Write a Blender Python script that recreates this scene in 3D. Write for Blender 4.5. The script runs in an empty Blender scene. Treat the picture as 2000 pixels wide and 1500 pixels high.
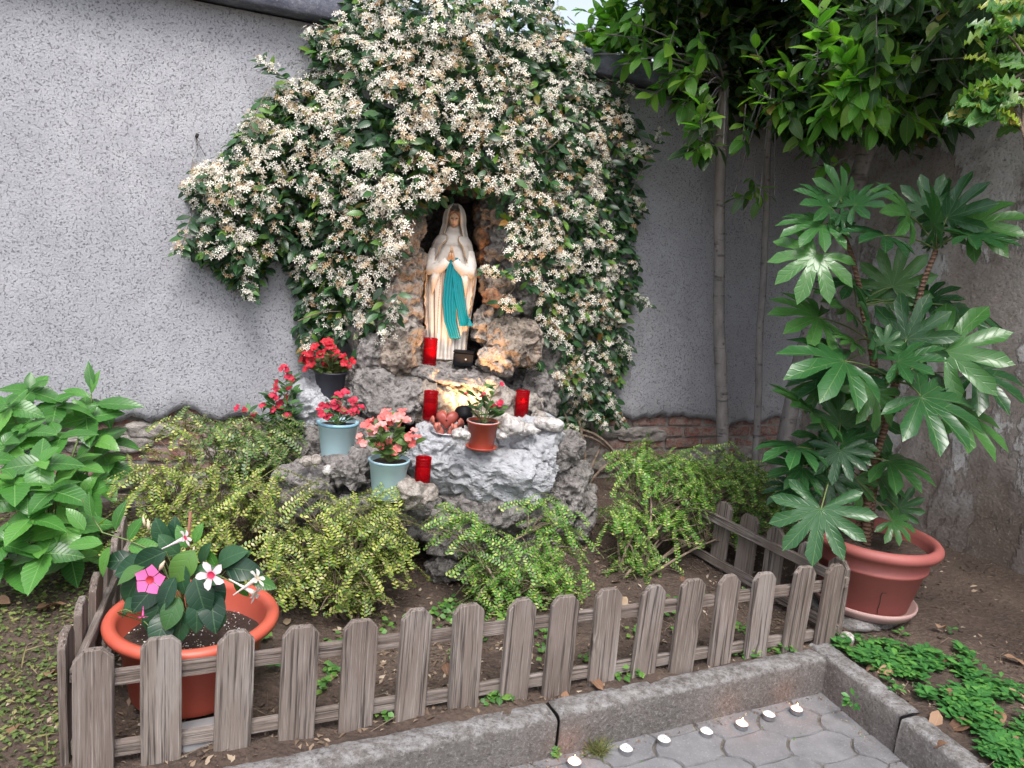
import bpy, bmesh, math, random
import numpy as np
from mathutils import Vector, Matrix, noise, Quaternion

# ------------------------------------------------------------------ camera, sky, sun, exposure
SC = bpy.context.scene
COL = SC.collection
CAM_Z, PITCH, ROLL, FPX = 1.38, math.radians(9.5), math.radians(5.0), 1500.0
cam_d = bpy.data.cameras.new('camera'); cam_d.sensor_width = 36.0; cam_d.lens = 27.0
cam_d.clip_start = 0.05; cam_d.clip_end = 500.0
cam = bpy.data.objects.new('camera', cam_d); COL.objects.link(cam)
cam.matrix_world = Matrix.Translation((0, 0, CAM_Z)) @ Matrix.Rotation(math.radians(90) - PITCH, 4, 'X') @ Matrix.Rotation(ROLL, 4, 'Z')
SC.camera = cam
SUN_EL, SUN_AZ = math.radians(60), math.radians(172)      # azimuth from +Y clockwise: behind the camera, a little to its right
world = bpy.data.worlds.new('World'); SC.world = world; world.use_nodes = True
wn = world.node_tree; wn.nodes.clear()
sky = wn.nodes.new('ShaderNodeTexSky'); sky.sky_type = 'NISHITA'; sky.sun_disc = False
sky.sun_elevation = SUN_EL; sky.sun_rotation = SUN_AZ; sky.air_density = 1.0; sky.dust_density = 4.0; sky.ozone_density = 1.0
bg = wn.nodes.new('ShaderNodeBackground'); bg.inputs[1].default_value = 0.15
wo = wn.nodes.new('ShaderNodeOutputWorld')
hs = wn.nodes.new('ShaderNodeHueSaturation'); hs.inputs['Saturation'].default_value = 0.5      # thin white overcast
wn.links.new(sky.outputs[0], hs.inputs['Color']); wn.links.new(hs.outputs[0], bg.inputs[0]); wn.links.new(bg.outputs[0], wo.inputs[0])
sun_d = bpy.data.lights.new('sun', 'SUN'); sun_d.energy = 1.5; sun_d.angle = math.radians(24); sun_d.color = (1.0, 0.97, 0.94)
sun = bpy.data.objects.new('sun', sun_d); COL.objects.link(sun)
sdir = Vector((math.sin(SUN_AZ) * math.cos(SUN_EL), math.cos(SUN_AZ) * math.cos(SUN_EL), math.sin(SUN_EL)))
sun.rotation_euler = sdir.to_track_quat('Z', 'Y').to_euler(); sun.location = sdir * 20
SC.view_settings.view_transform = 'Standard'; SC.view_settings.look = 'None'
SC.view_settings.exposure = 1.08; SC.view_settings.gamma = 1.0; SC.view_settings.use_curve_mapping = False
SC.render.engine = 'CYCLES'
SC.cycles.max_bounces = 8; SC.cycles.transparent_max_bounces = 8; SC.cycles.use_denoising = True
SC.cycles.sample_clamp_indirect = 6.0

random.seed(7); rng = np.random.default_rng(7)
U = random.uniform

# ------------------------------------------------------------------ measured layout helpers
def ray(px, py):
    x = (px - 1000) / FPX; y = (py - 750) / FPX
    xr = x * math.cos(ROLL) + y * math.sin(ROLL); yr = -x * math.sin(ROLL) + y * math.cos(ROLL)
    return Vector((xr, math.cos(PITCH) - yr * math.sin(PITCH), -math.sin(PITCH) - yr * math.cos(PITCH)))
C0 = Vector((0, 0, CAM_Z))
IMG_R = (ray(1100, 750) - ray(900, 750)).normalized(); IMG_U = (ray(1000, 650) - ray(1000, 850)).normalized()
WA = math.radians(24)
WO = Vector((0, 3.95, 0)); WE = Vector((math.cos(WA), math.sin(WA), 0)); WN = Vector((math.sin(WA), -math.cos(WA), 0))
def wp(u, d, z): return WO + WE * u + WN * d + Vector((0, 0, z))          # along the back wall, out from it, up
def P(px, py, d):                                                          # sight line met at d metres in front of the back wall
    r = ray(px, py); t = ((WO - C0).dot(WN) + d) / r.dot(WN); return C0 + r * t
def Yp(px, py, y): r = ray(px, py); return C0 + r * (y / r.y)
def Zp(px, py, z): r = ray(px, py); return C0 + r * ((z - CAM_Z) / r.z)
VIEW = Vector((0, math.cos(PITCH), -math.sin(PITCH)))
def mpp(p): return (p - C0).dot(VIEW) / FPX                                # metres per photograph pixel at a point
def wall_d(p): return (p - WO).dot(WN)

# ------------------------------------------------------------------ objects
def tag(o, label=None, cat=None, group=None, kind=None):
    if label: o['label'] = label
    if cat: o['category'] = cat
    if group: o['group'] = group
    if kind: o['kind'] = kind
    return o
def thing(name, loc, label, cat, group=None, rotz=0.0):
    o = bpy.data.objects.new(name, None); COL.objects.link(o); o.empty_display_size = 0.05
    o.location = loc; o.rotation_euler = (0, 0, rotz)
    tag(o, label, cat, group); return o
def link(name, me, parent=None, mw=None, local=False, kind=None):
    o = bpy.data.objects.new(name, me); COL.objects.link(o)
    if parent is not None:
        o.parent = parent
        if not local and parent.type == 'EMPTY':
            o.matrix_parent_inverse = (Matrix.Translation(parent.location) @ parent.rotation_euler.to_matrix().to_4x4()).inverted()
    if mw is not None: o.matrix_basis = mw
    if kind: o['kind'] = kind
    return o
def mesh_from(name, V, F, mat=None, smooth=True, uv=None, var=None):
    me = bpy.data.meshes.new(name); me.from_pydata([tuple(v) for v in V], [], F)
    if mat: me.materials.append(mat)
    if smooth: me.polygons.foreach_set('use_smooth', [True] * len(me.polygons))
    if uv is not None:
        l = me.uv_layers.new(name='UVMap'); idx = np.zeros(len(me.loops), int); me.loops.foreach_get('vertex_index', idx)
        l.data.foreach_set('uv', np.asarray(uv, float)[idx].ravel())
    if var is not None:
        a = me.attributes.new('var', 'FLOAT', 'POINT'); a.data.foreach_set('value', np.asarray(var, float))
    me.update(); return me
class MB:
    def __init__(s): s.V = []; s.F = []; s.S = True
    def add(s, V, F):
        b = len(s.V); s.V += [Vector(v) for v in V]; s.F += [tuple(i + b for i in f) for f in F]
    def box(s, c, size, M=None, bev=0.0):
        bm = bmesh.new(); bmesh.ops.create_cube(bm, size=1.0); bmesh.ops.scale(bm, vec=size, verts=bm.verts)
        if bev: bmesh.ops.bevel(bm, geom=bm.edges[:], offset=bev, segments=2, affect='EDGES')
        M = M or Matrix(); c = Vector(c); bm.verts.ensure_lookup_table()
        s.add([M @ v.co + c for v in bm.verts], [[v.index for v in f.verts] for f in bm.faces]); bm.free()
    def tube(s, pts, rad, n=8, cap=True):
        pts = [Vector(p) for p in pts]; m = len(pts)
        if not hasattr(rad, '__len__'): rad = [rad] * m
        t0 = (pts[1] - pts[0]).normalized(); x = t0.orthogonal().normalized(); V = []; F = []
        for i, p in enumerate(pts):
            t = (pts[min(i + 1, m - 1)] - pts[max(i - 1, 0)]).normalized(); x = (x - t * x.dot(t)).normalized(); y = t.cross(x)
            V += [p + (x * math.cos(2 * math.pi * k / n) + y * math.sin(2 * math.pi * k / n)) * rad[i] for k in range(n)]
        for i in range(m - 1):
            for k in range(n): F.append((i * n + k, i * n + (k + 1) % n, (i + 1) * n + (k + 1) % n, (i + 1) * n + k))
        if cap: F.append(tuple(range(n))[::-1]); F.append(tuple((m - 1) * n + k for k in range(n)))
        s.add(V, F)
    def lathe(s, prof, c=(0, 0, 0), n=40, wob=None):
        c = Vector(c); V = []; F = []; m = len(prof)
        for r, z in prof:
            for k in range(n):
                a = 2 * math.pi * k / n; V.append(c + Vector((max(r, 1e-5) * math.cos(a), max(r, 1e-5) * math.sin(a), z)))
        for i in range(m - 1):
            for k in range(n): F.append((i * n + k, i * n + (k + 1) % n, (i + 1) * n + (k + 1) % n, (i + 1) * n + k))
        s.add(V, F)
    def build(s, name, mat, parent=None, smooth=True, local=False, kind=None):
        return link(name, mesh_from(name, s.V, s.F, mat, smooth), parent, None, local, kind)
def frame(d, n, origin=(0, 0, 0), s=1.0):
    y = Vector(d).normalized(); z = Vector(n); z = z - y * z.dot(y)
    if z.length < 1e-4: z = y.orthogonal()
    z.normalize(); x = y.cross(z)
    o = Vector(origin)
    return Matrix(((x.x * s, y.x * s, z.x * s, o.x), (x.y * s, y.y * s, z.y * s, o.y), (x.z * s, y.z * s, z.z * s, o.z), (0, 0, 0, 1)))
def scatter(name, tm, mats, mat, parent=None, var=None, kind='stuff', label=None, cat=None):
    """many copies of one small shape joined into a single mesh"""
    V, F, UV, TV = tm; V = np.asarray([tuple(v) for v in V]); N = len(mats)
    A = np.array([[list(r) for r in m] for m in mats])[:, :3, :]
    W = np.einsum('nij,vj->nvi', A[:, :, :3], V) + A[:, None, :, 3]
    nv = len(V); me = bpy.data.meshes.new(name)
    lens = np.array([len(f) for f in F]); flat = np.array([i for f in F for i in f])
    me.vertices.add(N * nv); me.vertices.foreach_set('co', W.ravel())
    L = (flat[None, :] + (np.arange(N) * nv)[:, None]).ravel()
    me.loops.add(len(L)); me.loops.foreach_set('vertex_index', L)
    ll = np.tile(lens, N); me.polygons.add(len(ll))
    me.polygons.foreach_set('loop_start', np.concatenate([[0], np.cumsum(ll)[:-1]])); me.polygons.foreach_set('loop_total', ll)
    me.polygons.foreach_set('use_smooth', np.ones(len(ll), bool))
    uvl = me.uv_layers.new(name='UVMap'); uvl.data.foreach_set('uv', np.tile(np.asarray(UV, float)[flat], (N, 1)).ravel())
    a = me.attributes.new('var', 'FLOAT', 'POINT')
    iv = rng.random(N) if var is None else np.asarray(var); a.data.foreach_set('value', (iv[:, None] + np.asarray(TV, float)[None, :]).ravel())
    me.materials.append(mat); me.update(calc_edges=True); me.validate()
    o = link(name, me, parent, kind=kind)
    if label: tag(o, label, cat)
    return o
def tmesh(name, tm, mat): return mesh_from(name, tm[0], tm[1], mat, True, tm[2], tm[3])

# ------------------------------------------------------------------ leaf and flower shapes (base at origin, length along +Y, upper face +Z)
def leafT(L, W, n=4, shape='oval', fold=0.25, curl=0.5, tooth=0.0, wave=0.0):
    V = []; F = []; UV = []
    y = z = 0.0
    for i in range(n + 1):
        v = i / n
        if shape == 'oval': w = math.sin(math.pi * min(1, max(0, v)) ** 0.85) ** 0.75
        elif shape == 'lance': w = math.sin(math.pi * v ** 0.95) ** 1.0
        elif shape == 'ovate': w = (math.sin(math.pi * v ** 0.72) ** 0.8) * (1 - 0.12 * v)
        elif shape == 'heart': w = (math.sin(math.pi * (0.12 + 0.88 * v) ** 0.75) ** 0.75)
        else: w = math.sin(math.pi * v ** 1.4) ** 0.8
        if i == 0: w = max(w * 0.2, 0.05)
        if i == n: w = 0.02
        if tooth and 0 < i < n: w *= 1 + (tooth if i % 2 else -tooth)
        w *= W / 2; a = curl * v
        if i: y += L / n * math.cos(a); z -= L / n * math.sin(a)
        wz = wave * L * math.sin(v * 9.0)
        V += [(-w, y, z + fold * w + wz), (0, y, z), (w, y, z + fold * w - wz)]; UV += [(0.5 - 0.5 * w / (W / 2), v), (0.5, v), (0.5 + 0.5 * w / (W / 2), v)]
    for i in range(n):
        a = 3 * i; F += [(a, a + 1, a + 4, a + 3), (a + 1, a + 2, a + 5, a + 4)]
    return V, F, UV, [0.0] * len(V)
def combine(parts):
    V = []; F = []; UV = []; T = []
    for (v, f, u, t), M, dv in parts:
        b = len(V); V += [M @ Vector(q) for q in v]; F += [tuple(i + b for i in g) for g in f]; UV += list(u); T += [x + dv for x in t]
    return V, F, UV, T
def starT(R, n=5, w=0.42, cup=0.15, twist=0.25, inner=0.12):
    V = []; F = []; UV = []
    for k in range(n):
        a = 2 * math.pi * k / n; b = len(V)
        for (r, s, z) in ((inner * 0.3, 0, 0), (0.55, -w / 2, cup * 0.6), (1.0, twist, cup), (0.62, w / 2 + twist * 0.3, cup * 0.5)):
            ca, sa = math.cos(a), math.sin(a); x = r * R; y = s * R
            V.append((x * ca - y * sa, x * sa + y * ca, z * R)); UV.append((0.5 + s, r))
        F.append((b, b + 1, b + 2, b + 3))
    return V, F, UV, [0.0] * len(V)
def discT(R, n=5, notch=0.75, cup=0.15):
    """round blossom of n broad overlapping petals"""
    V = [(0, 0, -0.1 * R)]; F = []; UV = [(0.5, 0)]; m = n * 6; r_ = random.Random(n)
    for ring in (0.55, 1.0):
        for k in range(m):
            a = 2 * math.pi * k / m; ph = (k % 6) / 6.0; lobe = 1 - (1 - notch) * abs(math.cos(math.pi * ph)) ** 4
            r = R * ring * (lobe if ring == 1.0 else 1); z = R * (cup * ring * ring + 0.10 * ring * math.sin(2 * math.pi * ph) + r_.uniform(-.05, .05) * ring)
            V.append((r * math.cos(a), r * math.sin(a), z)); UV.append((0.5, ring))
    for k in range(m):
        q = (k + 1) % m; F.append((0, 1 + k, 1 + q)); F.append((1 + k, 1 + m + k, 1 + m + q, 1 + q))
    return V, F, UV, [0.0] * len(V)
def fatsiaT(lobes=9, spread=245, droop=0.35, seed=0):
    r = random.Random(seed); V = [(0, 0, 0)]; UV = [(0.5, 0)]; F = []
    angs = [math.radians(90 + spread * (k / (lobes - 1) - 0.5)) for k in range(lobes)]
    lens = [(0.62 + 0.38 * math.cos((k / (lobes - 1) - 0.5) * 2.3)) * r.uniform(0.93, 1.05) for k in range(lobes)]
    def pt(a, rr, e):                                    # e: raised edge
        z = e - droop * rr * rr * 0.6
        V.append((rr * math.cos(a), rr * math.sin(a), z)); return len(V) - 1
    half = math.radians(spread) / (lobes - 1) / 2
    sin_i = []
    for k in range(lobes + 1):
        if k == 0: a = angs[0] - half * 0.9; rr = 0.2
        elif k == lobes: a = angs[-1] + half * 0.9; rr = 0.2
        else: a = (angs[k - 1] + angs[k]) / 2; rr = 0.37 * min(lens[k - 1], lens[k]) * r.uniform(0.85, 1.15)
        sin_i.append(pt(a, rr, 0.035)); UV.append((0.0 if k % 2 else 1.0, 0.4))
    for k in range(lobes):
        a = angs[k]; l = lens[k]
        ids = {}
        for nm, rr, da, e, u in (('m1', 0.34, 0, -0.02, 0.5), ('m2', 0.62, 0, -0.02, 0.5), ('m3', 0.82, 0, -0.02, 0.5), ('t', 1.0, 0, -0.03, 0.5),
                                 ('l1', 0.57, -0.80, 0.055, 0), ('r1', 0.57, 0.80, 0.055, 1), ('l2', 0.82, -0.60, 0.035, 0.1), ('r2', 0.82, 0.60, 0.035, 0.9)):
            ids[nm] = pt(a + da * half * r.uniform(0.92, 1.08), rr * l * (r.uniform(0.97, 1.03) if da else 1), e); UV.append((u, rr))
        A, B = sin_i[k], sin_i[k + 1]; i = ids
        F += [(0, A, i['m1']), (0, i['m1'], B), (A, i['l1'], i['m2'], i['m1']), (i['m1'], i['m2'], i['r1'], B),
              (i['l1'], i['l2'], i['m3'], i['m2']), (i['m2'], i['m3'], i['r2'], i['r1']), (i['l2'], i['t'], i['m3']), (i['m3'], i['t'], i['r2'])]
    return V, F, UV, [0.0] * len(V)

# ------------------------------------------------------------------ material builder
class NT:
    def __init__(s, name):
        s.m = bpy.data.materials.new(name); s.m.use_nodes = True; s.t = s.m.node_tree; s.t.nodes.clear()
    def n(s, typ, ins=None, **props):
        nd = s.t.nodes.new('ShaderNode' + typ)
        for k, v in props.items(): setattr(nd, k, v)
        for k, v in (ins or {}).items():
            if isinstance(v, bpy.types.NodeSocket): s.t.links.new(v, nd.inputs[k])
            else: nd.inputs[k].default_value = v
        return nd
    def co(s, kind='Object'): return s.n('TexCoord').outputs[kind]
    def geo(s): return s.n('NewGeometry').outputs['Position']
    def mapping(s, vec, scale=(1, 1, 1), loc=(0, 0, 0)):
        return s.n('Mapping', {'Vector': vec, 'Scale': scale, 'Location': loc}).outputs[0]
    def noise(s, vec, scale, detail=5, rough=0.55, dist=0.0): return s.n('TexNoise', {'Vector': vec, 'Scale': scale, 'Detail': detail, 'Roughness': rough, 'Distortion': dist}).outputs['Fac']
    def vor(s, vec, scale, feature='F1', out='Distance', rnd=1.0): return s.n('TexVoronoi', {'Vector': vec, 'Scale': scale, 'Randomness': rnd}, feature=feature).outputs[out]
    def ramp(s, fac, stops):
        nd = s.n('ValToRGB', {'Fac': fac}); e = nd.color_ramp.elements
        while len(e) < len(stops): e.new(0.5)
        for el, (p, c) in zip(e, stops):
            el.position = p; el.color = (*c, 1) if hasattr(c, '__len__') else (c, c, c, 1)
        return nd.outputs[0]
    def mix(s, f, a, b, blend='MIX'):
        nd = s.n('Mix', data_type='RGBA', blend_type=blend)
        for i, v in ((0, f), (6, a), (7, b)):
            if isinstance(v, bpy.types.NodeSocket): s.t.links.new(v, nd.inputs[i])
            else: nd.inputs[i].default_value = v if i == 0 else ((*v, 1) if len(v) == 3 else v)
        return nd.outputs[2]
    def math(s, op, a, b=0.0, c=0.0, clamp=False):
        nd = s.n('Math', operation=op, use_clamp=clamp)
        for i, v in enumerate((a, b, c)):
            if isinstance(v, bpy.types.NodeSocket): s.t.links.new(v, nd.inputs[i])
            else: nd.inputs[i].default_value = v
        return nd.outputs[0]
    def bump(s, h, strength=0.5, dist=0.01, normal=None):
        ins = {'Height': h, 'Strength': strength, 'Distance': dist}
        if normal is not None: ins['Normal'] = normal
        return s.n('Bump', ins).outputs[0]
    def pbr(s, color, rough=0.8, normal=None, out=True, **kw):
        ins = {'Base Color': color if isinstance(color, bpy.types.NodeSocket) else (*color, 1), 'Roughness': rough}
        if normal is not None: ins['Normal'] = normal
        ins.update({k.replace('_', ' '): v for k, v in kw.items()})
        b = s.n('BsdfPrincipled', ins).outputs[0]
        if out: s.out(b)
        return b
    def out(s, sh): s.n('OutputMaterial', {'Surface': sh}); return s.m
def var01(t):
    a = t.n('Attribute', attribute_name='var').outputs['Fac']; r = t.n('ObjectInfo').outputs['Random']
    return t.math('FRACT', t.math('ADD', a, r))
def leaf_mat(name, stops, rough=0.35, trans=0.3, vein=(0.3, 0.42, 0.15), vein_amt=0.5, nv=9, bump=0.4, tint=(1.6, 1.9, 0.6)):
    t = NT(name); f = var01(t); col = t.ramp(f, stops)
    uv = t.n('SeparateXYZ', {'Vector': t.co('UV')}); u = t.math('ABSOLUTE', t.math('SUBTRACT', uv.outputs[0], 0.5)); v = uv.outputs[1]
    mid = t.math('LESS_THAN', u, 0.022)
    lat = t.math('SINE', t.math('MULTIPLY', t.math('SUBTRACT', v, t.math('MULTIPLY', u, 0.55)), nv * 6.283))
    latm = t.math('MULTIPLY', t.math('GREATER_THAN', lat, 0.955), 0.28)
    vm = t.math('MULTIPLY', t.math('MAXIMUM', mid, latm), vein_amt)
    pn = t.noise(t.geo(), 22, 3); col = t.mix(t.math('MULTIPLY', pn, 0.45), col, t.mix(1.0, col, (0.45, 0.5, 0.4), 'MULTIPLY'))
    col = t.mix(vm, col, vein)
    nrm = t.bump(t.math('ADD', t.math('MULTIPLY', t.ramp(lat, [(0.7, 0.0), (1.0, 1.0)]), -0.6), t.math('MULTIPLY', mid, -1.0)), bump, 0.0012)
    b = t.pbr(col, rough, nrm, out=False)
    tr = t.n('BsdfTranslucent', {'Color': t.mix(1.0, col, tint, 'MULTIPLY')}).outputs[0]
    return t.out(t.n('MixShader', {0: trans, 1: b, 2: tr}).outputs[0])
def petal_mat(name, stops, rough=0.6, trans=0.25, centre=None, cr=0.3):
    t = NT(name); col = t.ramp(var01(t), stops)
    if centre is not None:
        v = t.n('SeparateXYZ', {'Vector': t.co('UV')}).outputs[1]
        col = t.mix(t.math('SUBTRACT', 1.0, t.math('DIVIDE', v, cr), clamp=True), col, centre)
    b = t.pbr(col, rough, out=False); tr = t.n('BsdfTranslucent', {'Color': col}).outputs[0]
    return t.out(t.n('MixShader', {0: trans, 1: b, 2: tr}).outputs[0])
def plain(name, col, rough=0.5, grime=0.15, gs=12, bump=0.1, **kw):
    t = NT(name); g = t.noise(t.co(), gs, 6, 0.6); dark = tuple(c * 0.6 for c in col)
    return t.pbr(t.mix(t.math('MULTIPLY', g, grime * 2), col, dark), rough, t.bump(t.noise(t.co(), gs * 8, 4), bump, 0.002), **kw) and t.m
def rock_mat(name, a, b, c, pit=0.7, white=0.0, wcol=(0.62, 0.62, 0.64), rough=0.92):
    t = NT(name); p = t.co(); n1 = t.noise(p, 7, 8, 0.62); n2 = t.noise(p, 38, 8, 0.7); n3 = t.noise(p, 2.6, 4)
    col = t.ramp(n1, [(0.25, c), (0.47, a), (0.75, b)])
    col = t.mix(t.ramp(n2, [(0.36, 0.9), (0.52, 0.0)]), col, tuple(x * 0.4 for x in c)); col = t.mix(t.ramp(n2, [(0.56, 0.0), (0.7, 0.5)]), col, tuple(min(1, x * 1.25) for x in b))
    pits = t.ramp(t.vor(t.mapping(p, (1, 1, 1.5)), 42), [(0.05, 0.0), (0.32, 1.0)])
    col = t.mix(t.math('MULTIPLY', t.math('SUBTRACT', 1.0, pits), 0.45 * pit), col, tuple(x * 0.45 for x in c))
    if white:
        f = t.ramp(t.math('ADD', t.noise(p, 16, 8, 0.7), t.math('MULTIPLY', t.math('SUBTRACT', n3, 0.5), 0.6)), [(0.5 - 0.35 * white, 0.0), (0.62 - 0.35 * white, 1.0)])
        col = t.mix(f, col, wcol)
    h = t.math('ADD', t.math('MULTIPLY', n2, 1.1), t.math('ADD', t.math('MULTIPLY', n1, 1.6), t.math('MULTIPLY', pits, 0.5 * pit)))
    nr = t.bump(h, 1.0, 0.022); nr = t.bump(t.noise(p, 140, 4, 0.7), 0.6, 0.004, nr)
    t.pbr(col, rough, nr); return t.m
M = {}

# ------------------------------------------------------------------ materials
def make_materials():
    # pebbledash render of the back wall
    t = NT('pebbledash'); p = t.geo()
    big = t.noise(p, 1.3, 5, 0.6); mid = t.noise(p, 9, 5, 0.6)
    base = t.ramp(big, [(0.3, (0.335, 0.34, 0.375)), (0.7, (0.43, 0.43, 0.46))])
    base = t.mix(t.ramp(mid, [(0.35, 0.5), (0.6, 0.0)]), base, (0.29, 0.29, 0.32))
    dp = t.n('TexNoise', {'Vector': p, 'Scale': 40.0, 'Detail': 3.0}).outputs['Color']
    pw = t.n('VectorMath', {0: p, 1: t.n('VectorMath', {0: dp, 'Scale': 0.012}, operation='SCALE').outputs[0]}, operation='ADD').outputs[0]
    fl = t.ramp(t.noise(pw, 125, 2, 0.5, 0.6), [(0.33, 1.0), (0.42, 0.0)])
    col = t.mix(t.math('MULTIPLY', fl, 0.8), base, (0.14, 0.14, 0.155))
    f2 = t.ramp(t.noise(pw, 260, 3, 0.6), [(0.52, 0.0), (0.68, 1.0)]); col = t.mix(t.math('MULTIPLY', f2, 0.55), col, (0.25, 0.245, 0.255))
    f3 = t.ramp(t.noise(pw, 180, 2, 0.6), [(0.58, 0.0), (0.72, 1.0)]); col = t.mix(t.math('MULTIPLY', f3, 0.5), col, (0.52, 0.52, 0.55))
    h = t.math('SUBTRACT', t.noise(p, 120, 4, 0.7), t.math('MULTIPLY', fl, 0.8))
    t.pbr(col, 0.95, t.bump(h, 0.8, 0.006)); M['pebbledash'] = t.m
    # old render of the side wall: brown-grey, darker brown towards the foot, pale patches where paint is left
    t = NT('old_render'); p = t.geo(); sep = t.n('SeparateXYZ', {'Vector': p})
    n1 = t.noise(t.mapping(p, (1.4, 1.4, 0.8)), 2.2, 8, 0.62); n2 = t.noise(p, 9, 8, 0.65); n3 = t.noise(t.mapping(p, (1, 1, 0.5), (3, 1, 5)), 3.4, 9, 0.66)
    col = t.ramp(n1, [(0.3, (0.17, 0.135, 0.115)), (0.5, (0.29, 0.255, 0.235)), (0.7, (0.40, 0.375, 0.36))])
    col = t.mix(t.ramp(n3, [(0.50, 0.0), (0.55, 0.9)]), col, (0.52, 0.52, 0.525))
    col = t.mix(t.ramp(n2, [(0.3, 0.6), (0.5, 0.0)]), col, (0.16, 0.125, 0.10))
    foot_tone = t.ramp(t.math('ADD', sep.outputs[2], t.math('MULTIPLY', t.math('SUBTRACT', n1, 0.5), 0.9)), [(0.28, 0.8), (0.55, 0.0)])
    col = t.mix(foot_tone, col, (0.12, 0.085, 0.065))
    fine = t.noise(p, 75, 5, 0.7); col = t.mix(t.ramp(fine, [(0.34, 0.6), (0.47, 0.0)]), col, (0.11, 0.09, 0.078)); col = t.mix(t.ramp(fine, [(0.55, 0.0), (0.7, 0.35)]), col, (0.5, 0.48, 0.46))
    flake = t.ramp(n3, [(0.50, 0.0), (0.525, 1.0)])
    t.pbr(col, 0.92, t.bump(t.math('ADD', t.math('ADD', n2, t.math('MULTIPLY', fine, 0.35)), t.math('MULTIPLY', flake, 0.5)), 0.9, 0.02)); M['old_render'] = t.m
    # mortar, brick, coping
    t = NT('mortar'); p = t.geo(); n = t.noise(p, 14, 8, 0.65)
    t.pbr(t.ramp(n, [(0.3, (0.17, 0.15, 0.135)), (0.6, (0.33, 0.30, 0.28))]), 0.95, t.bump(t.noise(p, 55, 6, 0.7), 1.0, 0.012)); M['mortar'] = t.m
    t = NT('brick'); p = t.co(); r = t.n('ObjectInfo').outputs['Random']; po = t.n('VectorMath', {0: p, 1: t.n('CombineXYZ', {0: t.math('MULTIPLY', r, 31.0)}).outputs[0]}, operation='ADD').outputs[0]
    n = t.noise(po, 22, 7, 0.65); col = t.ramp(r, [(0.0, (0.25, 0.10, 0.08)), (0.5, (0.31, 0.13, 0.095)), (1.0, (0.24, 0.115, 0.095))])
    col = t.mix(t.ramp(n, [(0.38, 0.0), (0.58, 0.85)]), col, (0.30, 0.25, 0.225)); col = t.mix(t.ramp(t.noise(po, 60, 5), [(0.3, 0.7), (0.5, 0)]), col, (0.10, 0.045, 0.04))
    t.pbr(col, 0.95, t.bump(t.noise(po, 70, 6, 0.7), 1.0, 0.008)); M['brick'] = t.m
    t = NT('coping_cement'); p = t.geo(); n = t.noise(p, 16, 8, 0.68); n2 = t.noise(p, 70, 4, 0.7)
    col = t.ramp(n, [(0.3, (0.06, 0.065, 0.09)), (0.55, (0.115, 0.12, 0.155)), (0.78, (0.25, 0.25, 0.28))])
    t.pbr(t.mix(t.ramp(n2, [(0.6, 0), (0.72, 0.5)]), col, (0.4, 0.4, 0.42)), 0.9, t.bump(n2, 0.8, 0.006)); M['coping'] = t.m
    # ground
    t = NT('soil'); p = t.geo(); n = t.noise(p, 3.0, 8, 0.6); n2 = t.noise(p, 34, 7, 0.7); v = t.vor(p, 60)
    col = t.ramp(n, [(0.3, (0.055, 0.036, 0.028)), (0.55, (0.085, 0.058, 0.044)), (0.8, (0.13, 0.095, 0.07))])
    col = t.mix(t.ramp(n2, [(0.55, 0), (0.72, 0.7)]), col, (0.17, 0.125, 0.095))
    col = t.mix(t.ramp(n2, [(0.25, 0.7), (0.42, 0.0)]), col, (0.028, 0.019, 0.015))
    t.pbr(col, 0.97, t.bump(t.math('ADD', n2, t.math('MULTIPLY', v, 0.6)), 1.0, 0.02)); M['soil'] = t.m
    # concrete kerb
    t = NT('kerb_concrete'); p = t.geo(); sep = t.n('SeparateXYZ', {'Vector': t.n('NewGeometry').outputs['Normal']})
    n = t.noise(p, 5, 8, 0.62); n2 = t.noise(p, 90, 4, 0.8); n3 = t.noise(p, 24, 8, 0.75)
    col = t.ramp(n, [(0.3, (0.10, 0.088, 0.082)), (0.55, (0.145, 0.13, 0.122)), (0.75, (0.19, 0.178, 0.17))])
    top_pale = t.math('MULTIPLY', t.ramp(n3, [(0.42, 0.0), (0.64, 0.8)]), t.ramp(sep.outputs[2], [(0.2, 0.10), (0.8, 0.85)]))  # pale patches, mostly on the upward faces
    col = t.mix(top_pale, col, (0.42, 0.42, 0.43)); col = t.mix(t.ramp(n2, [(0.34, 0.8), (0.46, 0)]), col, (0.055, 0.05, 0.047)); col = t.mix(t.ramp(n2, [(0.54, 0), (0.66, 0.6)]), col, (0.34, 0.33, 0.32))
    col = t.mix(t.ramp(n3, [(0.28, 0.6), (0.4, 0)]), col, (0.10, 0.085, 0.075))
    t.pbr(col, 0.93, t.bump(t.math('ADD', n2, n3), 1.0, 0.010)); M['kerb'] = t.m
    t = NT('paver_concrete'); p = t.geo(); r = t.n('ObjectInfo').outputs['Random']; n = t.noise(p, 11, 7, 0.65); n2 = t.noise(p, 160, 3, 0.7)
    col = t.ramp(n, [(0.3, (0.115, 0.115, 0.122)), (0.7, (0.205, 0.205, 0.216))]); col = t.mix(t.math('MULTIPLY', r, 0.35), col, (0.12, 0.115, 0.12))
    col = t.mix(t.ramp(n2, [(0.58, 0), (0.7, 0.4)]), col, (0.38, 0.37, 0.37)); t.pbr(col, 0.9, t.bump(n2, 0.8, 0.004)); M['paver'] = t.m
    t = NT('joint_sand'); p = t.geo(); n = t.noise(p, 60, 6, 0.7)
    t.pbr(t.ramp(n, [(0.3, (0.05, 0.042, 0.035)), (0.7, (0.19, 0.165, 0.135))]), 0.97, t.bump(n, 1.0, 0.006)); M['sand'] = t.m
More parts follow.
